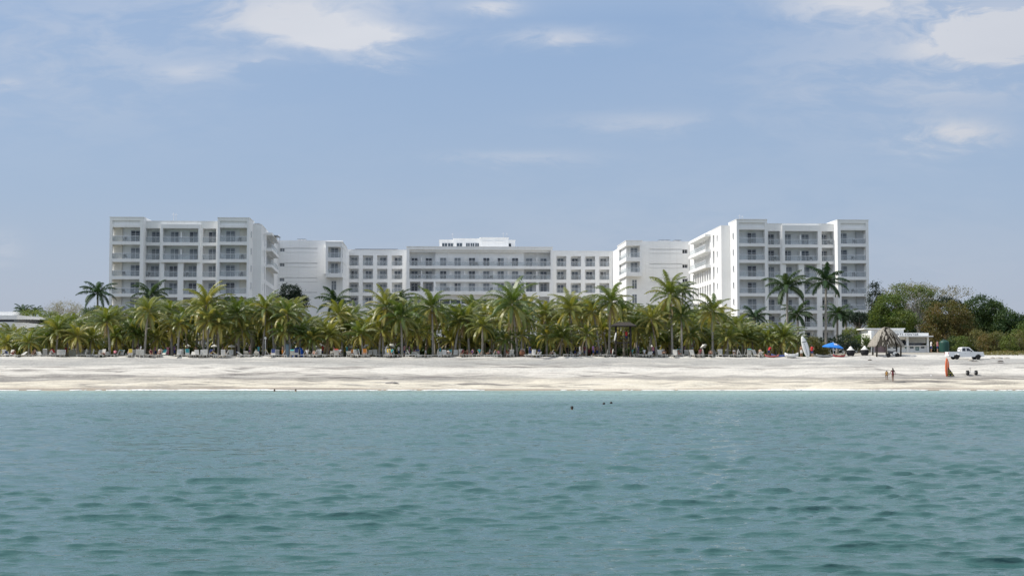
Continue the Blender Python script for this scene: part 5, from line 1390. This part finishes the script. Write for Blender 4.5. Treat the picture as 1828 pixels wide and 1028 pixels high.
# beach cart
g = GP(1735, 669.5); e = empty('beach_cart', g, R(6), 'two wheeled kayak trolley with fat black tyres', 'cart')
for x in (-.56, .56):
    w = empty('wheel', (x, 0, .30)); w.parent = e; b = MB(); b.tube([(-.14, 0, 0), (-.12, 0, 0), (.12, 0, 0), (.14, 0, 0)], [.2, .3, .3, .2], TY_, 16); b.build('tyre', w); b = MB(); b.tube([(-.15, 0, 0), (.15, 0, 0)], .1, mat('hub_grey', (.35, .35, .35), .5), 10); b.build('hub', w)
b = MB(); b.tube([(-.5, 0, .3), (.5, 0, .3)], .03, FRAME, 6); b.tube([(-.32, 0, .3), (-.32, -.1, .46), (.32, -.1, .46), (.32, 0, .3)], .025, FRAME, 6); b.tube([(-.2, .0, .3), (-.22, .05, .95)], .025, DARKM, 6); b.tube([(-.30, .05, .86), (-.14, .05, .86)], .02, DARKM, 5); b.build('frame', e)
# driftwood and stones
def stone(x, y, w, h, m, label, name='rock', cat='rock', seed=0):
    r = random.Random(seed); g = GP(x, y); b = MB(); n = 10; vs = [(0, 0, h)]
    for f, zz in ((.45, .85), (.8, .5), (1.0, -.15)):
        for k in range(n): a = 2 * math.pi * k / n; q = f * r.uniform(.75, 1.15); vs.append((math.cos(a) * w / 2 * q, math.sin(a) * w / 3 * q, h * zz * r.uniform(.8, 1.1)))
    fs = [(0, 1 + k, 1 + (k + 1) % n) for k in range(n)] + [(1 + j * n + k, 1 + (j + 1) * n + k, 1 + (j + 1) * n + (k + 1) % n, 1 + j * n + (k + 1) % n) for j in range(2) for k in range(n)]
    b.add(vs, fs, m); tag(b.build(name, None, g), label, cat)
RK = mat('dark_rock', (.10, .085, .075), .95, var=.3, vscale=6); RP = mat('pale_rock', (.42, .39, .34), .95, var=.2, vscale=6); SM = mat('dark_sand_heap', (.24, .22, .205), .95, var=.25, vscale=4)
stone(1553, 643.5, .75, .16, RK, 'small dark lump on the sand before the thatched shelter', seed=1); stone(1733, 643.5, .9, .22, RP, 'pale flat stone on the sand below the pickup', seed=2); stone(1741, 645, .9, .1, RK, 'low dark stone right beside the pale flat stone', seed=3)
stone(1783, 641, 1.3, .3, RP, 'pale boulder at the foot of the olive bushes', seed=4); stone(1797, 640.5, 1.0, .22, RP, 'second pale stone right of the pale boulder', seed=5); stone(1772, 640, .8, .2, RP, 'smaller pale stone left of the pale boulder', seed=7); stone(1786, 645.5, .9, .16, RK, 'brown stone on the sand just below the pale boulder', seed=6)
stone(1662, 671, .32, .12, WB, 'little white lump on the sand left of the red paddleboard', seed=9)
stone(700, 684.5, 1.9, .2, SM, 'grey heap of wet sand low on the beach', 'sand_heap', 'sand heap', seed=8)
stone(688, 676, .8, .12, SM, 'small dark patch of weed above the grey sand heap', 'seaweed_clump', 'seaweed', seed=10)

# low buildings and wall on the left
D = 268; g0 = G(25, D); e = empty('white_villa', g0, 0, 'low curved white building with a dark window band behind the left palms', 'building')
X = lambda x, d=D: (x - 914) / F * d - g0.x
Zz = lambda y, d=D: W(25, y, d).z - g0.z
b = MB()
def band(x0, x1, xt, y0, y1, d0, m):    # front bends back towards the right
    b.add([(X(x0), d0, Zz(y1)), (X(x1), d0, Zz(y1)), (X(xt), d0 + 5, Zz(y1 - .8)), (X(xt), d0 + 9, Zz(y1 - .8)), (X(x0), d0 + 9, Zz(y1)), (X(x0), d0, Zz(y0)), (X(x1), d0, Zz(y0)), (X(xt), d0 + 5, Zz(y0 + 2.4)), (X(xt), d0 + 9, Zz(y0 + 2.4)), (X(x0), d0 + 9, Zz(y0))],
          [(0, 4, 3, 2, 1), (5, 6, 7, 8, 9), (0, 1, 6, 5), (1, 2, 7, 6), (2, 3, 8, 7), (3, 4, 9, 8), (4, 0, 5, 9)], m)
band(-40, 30, 65, 562.5, 570, 0, WHITE); band(-40, 22, 64, 574.5, 640, .3, WHITE); b.box((X(-40), 2, Zz(570)), (X(17), 9, Zz(555.5)), WHITE); b.build('wall', e)
b = MB(); band(-40, 22, 62, 570, 574.5, .9, GD); b.build('window', e); b = MB(); b.box((X(23), .55, Zz(574.2)), (X(31), .75, Zz(570.8)), GC); b.build('shutter', e)
b = MB(); b.box((X(3), .1, Zz(583)), (X(15), .25, Zz(581)), GD); b.build('window', e)
D = 262; g0 = G(158, D); e = empty('service_building', g0, 0, 'small grey walled building between palms left of the hotel', 'building'); b = MB(); b.box((X(147 + 0) * 0 - 1.05, 0, 0), (1.05, 4, Zz(577.5)), GREYW); b.build('wall', e); b = MB(); b.box((-1.2, -.15, Zz(577.5)), (1.2, 4.1, Zz(577.5) + .15), WHITE); b.build('roof', e); b = MB(); b.box((-.6, -.05, Zz(592)), (.3, -.01, Zz(584)), GM); b.build('window', e)
D = 216; g0 = G(80, D); e = empty('boundary_wall', g0, 0, 'low white garden wall behind the loungers under the left palms', 'wall'); b = MB(); xa, xb = (-30 - 914) / F * D - g0.x, (170 - 914) / F * D - g0.x
b.box((xa, 0, -.2), (xb, .2, 1.05), HW); b.build('panel', e); b = MB(); b.box((xa, -.06, 1.05), (xb, .26, 1.14), HW); b.build('coping', e)
for k in range(9): b = MB(); x = xa + (xb - xa) * (k + .5) / 9; b.box((x - .16, -.08, -.2), (x + .16, -.004, 1.05), HW); b.build('pillar', e)
# pool bar behind the central palms
D = 243; g0 = G(880, D); e = empty('beach_bar', g0, 0, 'low dark roofed beach bar deep in the shade of the central palms', 'bar'); b = MB()
for k in range(9): b.box((-12 + k * 3, 0, 0), (-11.8 + k * 3, .2, 2.6), HW)
b.build('column', e); b = MB(); b.box((-12.5, -.5, 2.6), (12.6, 5, 2.85), DW); b.build('roof', e); b = MB(); b.box((-12, 1.5, 0), (12, 1.8, 1.1), HW); b.build('counter', e); b = MB(); b.box((-12, 4.5, 0), (12, 4.8, 2.6), DW); b.build('wall', e)

# ---------------------------------------------------------------- people placed
person('walk', GP(1594, 681), R(185), 2, 'maroon', 'one', 'woman with long dark hair in a dark red swimsuit walking up the beach', 'long', .98)
person('bend', GP(1583, 679), R(165), 2, 'ochre', 'one', 'child in a yellow brown swimsuit stooping beside the walking woman', 'short', .80)
def foot(x, D): return G(x, D)
PP = [('stand', 252, 208, 1, 'white', 'shirt', 'person in a white shirt standing among loungers left of the tall green palm'),
      ('sit', 286, 207.5, 1, 'maroon', 'trunks', 'person in maroon trunks sitting upright near the second palm left of the tall one'),
      ('stand', 300, 211, 2, 'pink', 'dress', 'person in a pink dress standing in shade between two slim trunks'),
      ('recline', 232, 207.5, 0, 'pink', 'swim', 'person in a pink swimsuit reclining left of the person in white'),
      ('recline', 186, 207.3, 0, 'red', 'swim', 'person in a red swimsuit reclining next to the leaning slim palm'),
      ('stand', 398, 210, 1, 'navy', 'trunks', 'person in navy trunks standing between two white parasols'),
      ('arms', 424, 213, 2, 'black', 'shirt', 'person in black with hands at the waist behind the thick leaning trunk'),
      ('arms', 505, 207.5, 1, 'orange', 'trunks', 'tanned person in orange trunks standing left of the pale blue cabinet'),
      ('stand', 596, 210, 0, 'pink', 'swim', 'person in pink standing right of the broad white parasols'),
      ('sit', 607, 208, 1, 'white', 'shirt', 'person in a white shirt sitting beside the person in pink'),
      ('stand', 620, 211, 1, 'teal', 'dress', 'person in a teal dress standing left of the short yellow palm'),
      ('stand', 640, 212, 0, 'black', 'shirt', 'person in a black shirt standing between the two white parasols'),
      ('stand', 689, 208, 0, 'white', 'dress', 'person in a white dress standing under the white parasol'),
      ('walk', 712, 209, 0, 'white', 'shirt', 'person in white walking just left of the slightly leaning trunk'),
      ('stand', 722, 209.5, 0, 'pink', 'shirt', 'person in a pink shirt standing right of the slightly leaning trunk'),
      ('stand', 731, 208.5, 1, 'purple', 'swim', 'person in purple standing beside the person in the pink shirt'),
      ('recline', 801, 207.2, 1, 'white', 'swim', 'person in a white swimsuit reclining left of the curved palm trunk'),
      ('sit', 826, 207.6, 1, 'maroon', 'shirt', 'person in a maroon shirt sitting right of the curved palm trunk'),
      ('sit', 834, 207.8, 2, 'red', 'trunks', 'person in red trunks sitting in the middle of three right of the curved trunk'),
      ('sit', 843, 207.6, 1, 'purple', 'one', 'person in purple sitting rightmost of three right of the curved trunk'),
      ('stand', 1000, 212, 2, 'navy', 'shirt', 'person in navy standing leftmost of the shaded standing group'),
      ('stand', 1012, 211, 1, 'black', 'dress', 'person in a black dress second in the shaded standing group'),
      ('arms', 1027, 210, 0, 'black', 'shirt', 'person in black elbows out beside the slim trunk of the group'),
      ('stand', 1035, 208.5, 0, 'white', 'dress', 'person in a long white dress in the shaded standing group'),
      ('arms', 1044, 209, 1, 'maroon', 'shirt', 'person in maroon with elbows out in the standing group'),
      ('stand', 1052, 210, 2, 'maroon', 'trunks', 'person in maroon trunks behind the elbows out person'),
      ('stand', 1059, 208.4, 1, 'purple', 'shirt', 'person in a purple shirt near the right of the standing group'),
      ('walk', 1066, 209.5, 1, 'navy', 'trunks', 'person in navy trunks walking at the right of the standing group'),
      ('stand', 1074, 208, 2, 'black', 'dress', 'person in a black dress rightmost of the shaded standing group'),
      ('stand', 1139, 208.5, 0, 'navy', 'shirt', 'person in navy standing right of the lifeguard tower'),
      ('sit', 1150, 208.5, 1, 'white', 'shirt', 'person in a white shirt sitting right of the person in navy'),
      ('recline', 1185, 207.4, 1, 'black', 'swim', 'person in a black swimsuit reclining left of the tallest palm'),
      ('sit', 1212, 208, 2, 'maroon', 'trunks', 'person in maroon trunks sitting right of the tallest palm trunk'),
      ('stand', 1236, 210, 1, 'teal', 'swim', 'person in teal standing left of the tilted parasol before the yellow palm'),
      ('arms', 1449, 206.6, 0, 'red', 'shirt', 'person in a red shirt standing right beside the white paddleboard'),
      ('stand', 1430, 207.5, 1, 'white', 'trunks', 'person in white trunks standing left of the upright white paddleboard'),
      ('stand', 1662, 218, 1, 'white', 'shirt', 'person in a white shirt standing by the right corner of the sports hut'),
      ('arms', 1673, 219, 0, 'pink', 'shirt', 'person in a pink shirt beside the green water tank'),
      ('bend', 1372, 207, 1, 'red', 'shirt', 'person in red bending over the salmon pink kayak')]
pr_ = random.Random(3)
CROWD = []
for x in (24, 62, 96, 118, 152, 206, 246, 270, 278, 312, 334, 350, 380, 405, 446, 462, 488, 548, 562, 576, 588, 632, 652, 663, 700, 740, 760, 786, 856, 872, 890, 908, 946, 962, 986, 1090, 1128, 1166, 1222, 1250, 1268, 1290, 1310, 1336, 1356):
    pose = pr_.choice(('stand', 'sit', 'sit', 'recline', 'recline', 'arms', 'stand', 'walk')); D = pr_.uniform(206.6, 207.6) if pose in ('sit', 'recline') else pr_.uniform(208, 213)
    cl = pr_.choice(('white', 'black', 'red', 'navy', 'pink', 'teal', 'purple', 'maroon', 'orange')); kd = pr_.choice(('swim', 'one', 'trunks', 'shirt', 'shirt', 'dress')); kd = 'trunks' if kd == 'dress' and pose != 'stand' else kd
    CROWD.append((pose, x, D, pr_.choice((0, 1, 1, 2)), cl, kd, None))
PP += CROWD; CR = []
for pose, x, D, sk, cl, kd, lb in PP:
    g = foot(x, D); o_ = person(pose, g, {'recline': pr_.uniform(-.4, .4), 'sit': pr_.uniform(-.6, .6)}.get(pose, pr_.uniform(-2.5, 2.5)), sk, cl, kd, lb, pr_.choice(('short', 'long')) if kd in ('swim', 'dress', 'one') else 'short', pr_.uniform(.96, 1.05))
    if lb is None: CR.append((x, o_, {'stand': 'standing', 'arms': 'standing hands on hips', 'sit': 'sitting', 'recline': 'reclining', 'walk': 'walking'}[pose] + ' person in ' + cl)); o_['group'] = 'people among the sun loungers'
    if pose in ('recline', 'sit'):
        o = copy_tree(LOUNGERS[0][1]); o.location = g + Vector((0, .0, 0)); o.rotation_euler = (0, 0, pr_.uniform(-.2, .2)); LOUNGERS.append((x, o, LOUNGERS[0][2]))
g = G(1118, 207); person('stand', g + Vector((0, .1, 2.07)), R(20), 2, 'red', 'shirt', 'lifeguard in a red shirt standing up on the lifeguard tower', 'short')
def swimmer(x, y, lb, sk=1, arms=0, dz=0):
    D = CAMZ / ((y - 655) / F); p = W(x, y, D); p.z = -1.40 - dz; person('arms' if arms else 'stand', p, pr_.uniform(-1, 1), sk, 'black', 'swim', lb, 'short', 1.0)
swimmer(490, 698.5, 'left one of two bathers in the shallow water by the foam line', 2, 1); swimmer(528, 698.5, 'right one of two bathers in the shallow water by the foam line', 1)
swimmer(1021, 731, 'lone swimmer with dark hair out in the middle of the sea', 2, 0, .04); swimmer(1078, 722, 'distant swimmer between the lone swimmer and the beach, left one', 2, 0, .12); swimmer(1091, 720.5, 'distant swimmer nearest the beach, right of the other', 2, 0, .12)

# towels thrown over some loungers: things of their own
TOWELS = []; tw_ = random.Random(12); tmesh = {}
for x, o, v in tw_.sample([q for q in LOUNGERS if q[2] != 2], 34):
    ang = (R(62), R(35), 0, R(78))[v]; cl = tw_.choice(('teal', 'navy', 'orange', 'red', 'white', 'yellow', 'teal', 'navy'))
    if (v, cl) not in tmesh:
        b = MB(); M = Matrix.Translation((0, .10, .34)) @ Matrix.Rotation(ang, 4, 'X')
        for i in range(4): b.box((-.26, .30 + i * .13, .024 + .004 * (i % 2)), (.25, .432 + i * .13, .045 + .004 * (i % 2)), CLOTH[cl], M)
        b.box((-.26, .80, -.35), (.25, .83, .045), CLOTH[cl], M); tmesh[v, cl] = b.mesh('towel')
    t = link('towel', tmesh[v, cl], None, o.location, o.rotation_euler[2]); t['category'] = 'towel'; t['group'] = 'towels on the sun loungers'; TOWELS.append((x, t, cl))
# ---------------------------------------------------------------- labels of the repeats
def rank(items, marks, fmt):
    """items: (x, object, look); marks: (x, name). Names each by its order from the nearest landmark."""
    by = {}
    for x, o, look in items:
        mk = min(marks, key=lambda m_: abs(m_[0] - x)); by.setdefault((mk, x > mk[0]), []).append((abs(x - mk[0]), o, look))
    for (mk, right), L in by.items():
        for i, (d, o, look) in enumerate(sorted(L, key=lambda q: q[0])):
            o['label'] = fmt.format(look=look, n=ordinal(i), side='right' if right else 'left', mark=mk[1])
GM_ = [(65, 'the curved white building'), (168, "the garden wall's end"), (259, 'the tall green palm'), (363, 'the tallest left palm'), (474, 'the globe lamp'), (533, 'the blue tent'), (677, 'the tall trunk at centre left'), (773, 'the slim tall trunk'), (812, 'the curved trunk'),
       (932, 'the brown barrel'), (1113, 'the lifeguard tower'), (1200, 'the tallest palm'), (1272, 'the yellow palm'), (1378, 'the pink kayak')]

LK = ('white sun lounger, back raised', 'white sun lounger, back half raised', 'white sun lounger lying flat', 'white sun lounger, back upright')
for x, o, v in LOUNGERS: o['category'] = 'sun lounger'; o['group'] = 'white sun loungers along the top of the beach'
rank([(x, o, LK[v]) for x, o, v in LOUNGERS], GM_, '{look}, {n} {side} of {mark}')
rank([(x, t, c) for x, t, c in TOWELS], GM_, '{look} towel over a lounger back, {n} {side} of {mark}')
rank(CR, GM_, '{look}, {n} {side} of {mark}')
PMK = [(32, 'the curved white building'), (222, "the hotel's left end tower"), (322, "the left wing's middle bays"), (415, "the left wing's inner tower"), (522, 'the dark round tree'), (597, 'the left corner balconies'), (665, "the centre's left window grid"),
       (760, "the central block's left half"), (852, 'the rooftop storey'), (950, "the central block's right end"), (1040, "the centre's right window grid"), (1113, 'the lifeguard tower'), (1190, 'the right corner block'), (1262, "the right wing's courtyard wall"), (1343, "the right wing's inner tower"), (1438, 'the white paddleboard')]
SPECIAL = {363: 'tallest coconut palm before the left wing, wide green crown', 923: 'big green coconut palm with thick trunk before the central block right end', 1200: 'tallest coconut palm of the whole beachfront, before the right corner block', 1272: 'large yellowing coconut palm with brown hanging fronds before the courtyard wall',
           470: 'coconut palm with a bright yellow hanging frond, right of the left wing', 677: 'tall green coconut palm at the seafront before the left window grid', 812: 'beachfront coconut palm whose trunk curves strongly', 259: 'tall green coconut palm before the left end of the hotel'}
front = []; rest = []
for p in PALMS:
    p['o']['category'] = 'palm tree'
    if p['notes'] == 'front':
        if p['x'] in SPECIAL: p['o']['label'] = SPECIAL[p['x']]; p['o']['group'] = 'coconut palms of the beachfront row'; continue
        look = ('yellowing' if p['var'] in (3, 6, 1) else 'green') + (' low' if p['H'] < 3.3 else ' tall' if p['H'] > 6.2 else '') + ' beachfront palm'
        front.append((p['x'], p['o'], look)); p['o']['group'] = 'coconut palms of the beachfront row'
    elif p['notes'] == 'royal': p['o']['group'] = 'dark royal palms near the hotel'
    else:
        p['o']['group'] = 'coconut palms of the dense grove'; mk = min(PMK, key=lambda m_: abs(m_[0] - p['x']))[1]
        kind = 0 if p['notes'] == 'young' else 1 if p['D'] < 221 else 2 if p['D'] < 229.5 else 3
        rest.append((kind, p['x'], p['o']))
rank(front, PMK, '{look}, {n} {side} of {mark}')
for k_, nm_ in enumerate(('low young palm in the grove', 'second row grove palm', 'third row grove palm', 'rearmost grove palm')):
    rank([(x, o, '') for k, x, o in rest if k == k_], PMK, nm_ + ', {n} {side} of {mark}')
RL = {175: "dark royal palm touching the hotel's left edge", 270: 'dark royal palm against the left wing next to its end tower', 597: 'dark royal palm under the left corner balconies', 715: "dark feathery palm before the centre's left window grid", 1405: 'left one of two tall dark royal palms before the right wing', 1474: 'right one of two tall dark royal palms before the right wing',
      1424: 'shorter royal palm low between the two tall ones', 1494: 'small dark royal palm left of the ball shaped tree', 1510: 'small dark royal palm touching the ball shaped tree', 1347: "dark drooping royal palm at the right wing's inner tower foot", 1218: 'dark royal palm top right of the tallest beach palm', 40: 'small dark palm top just above the curved white building', 62: 'small dark palm at the right end of the curved white building', 398: "dark royal palm top before the left wing's inner tower"}
for p in PALMS:
    if p['notes'] == 'royal': p['o']['label'] = RL[p['x']]
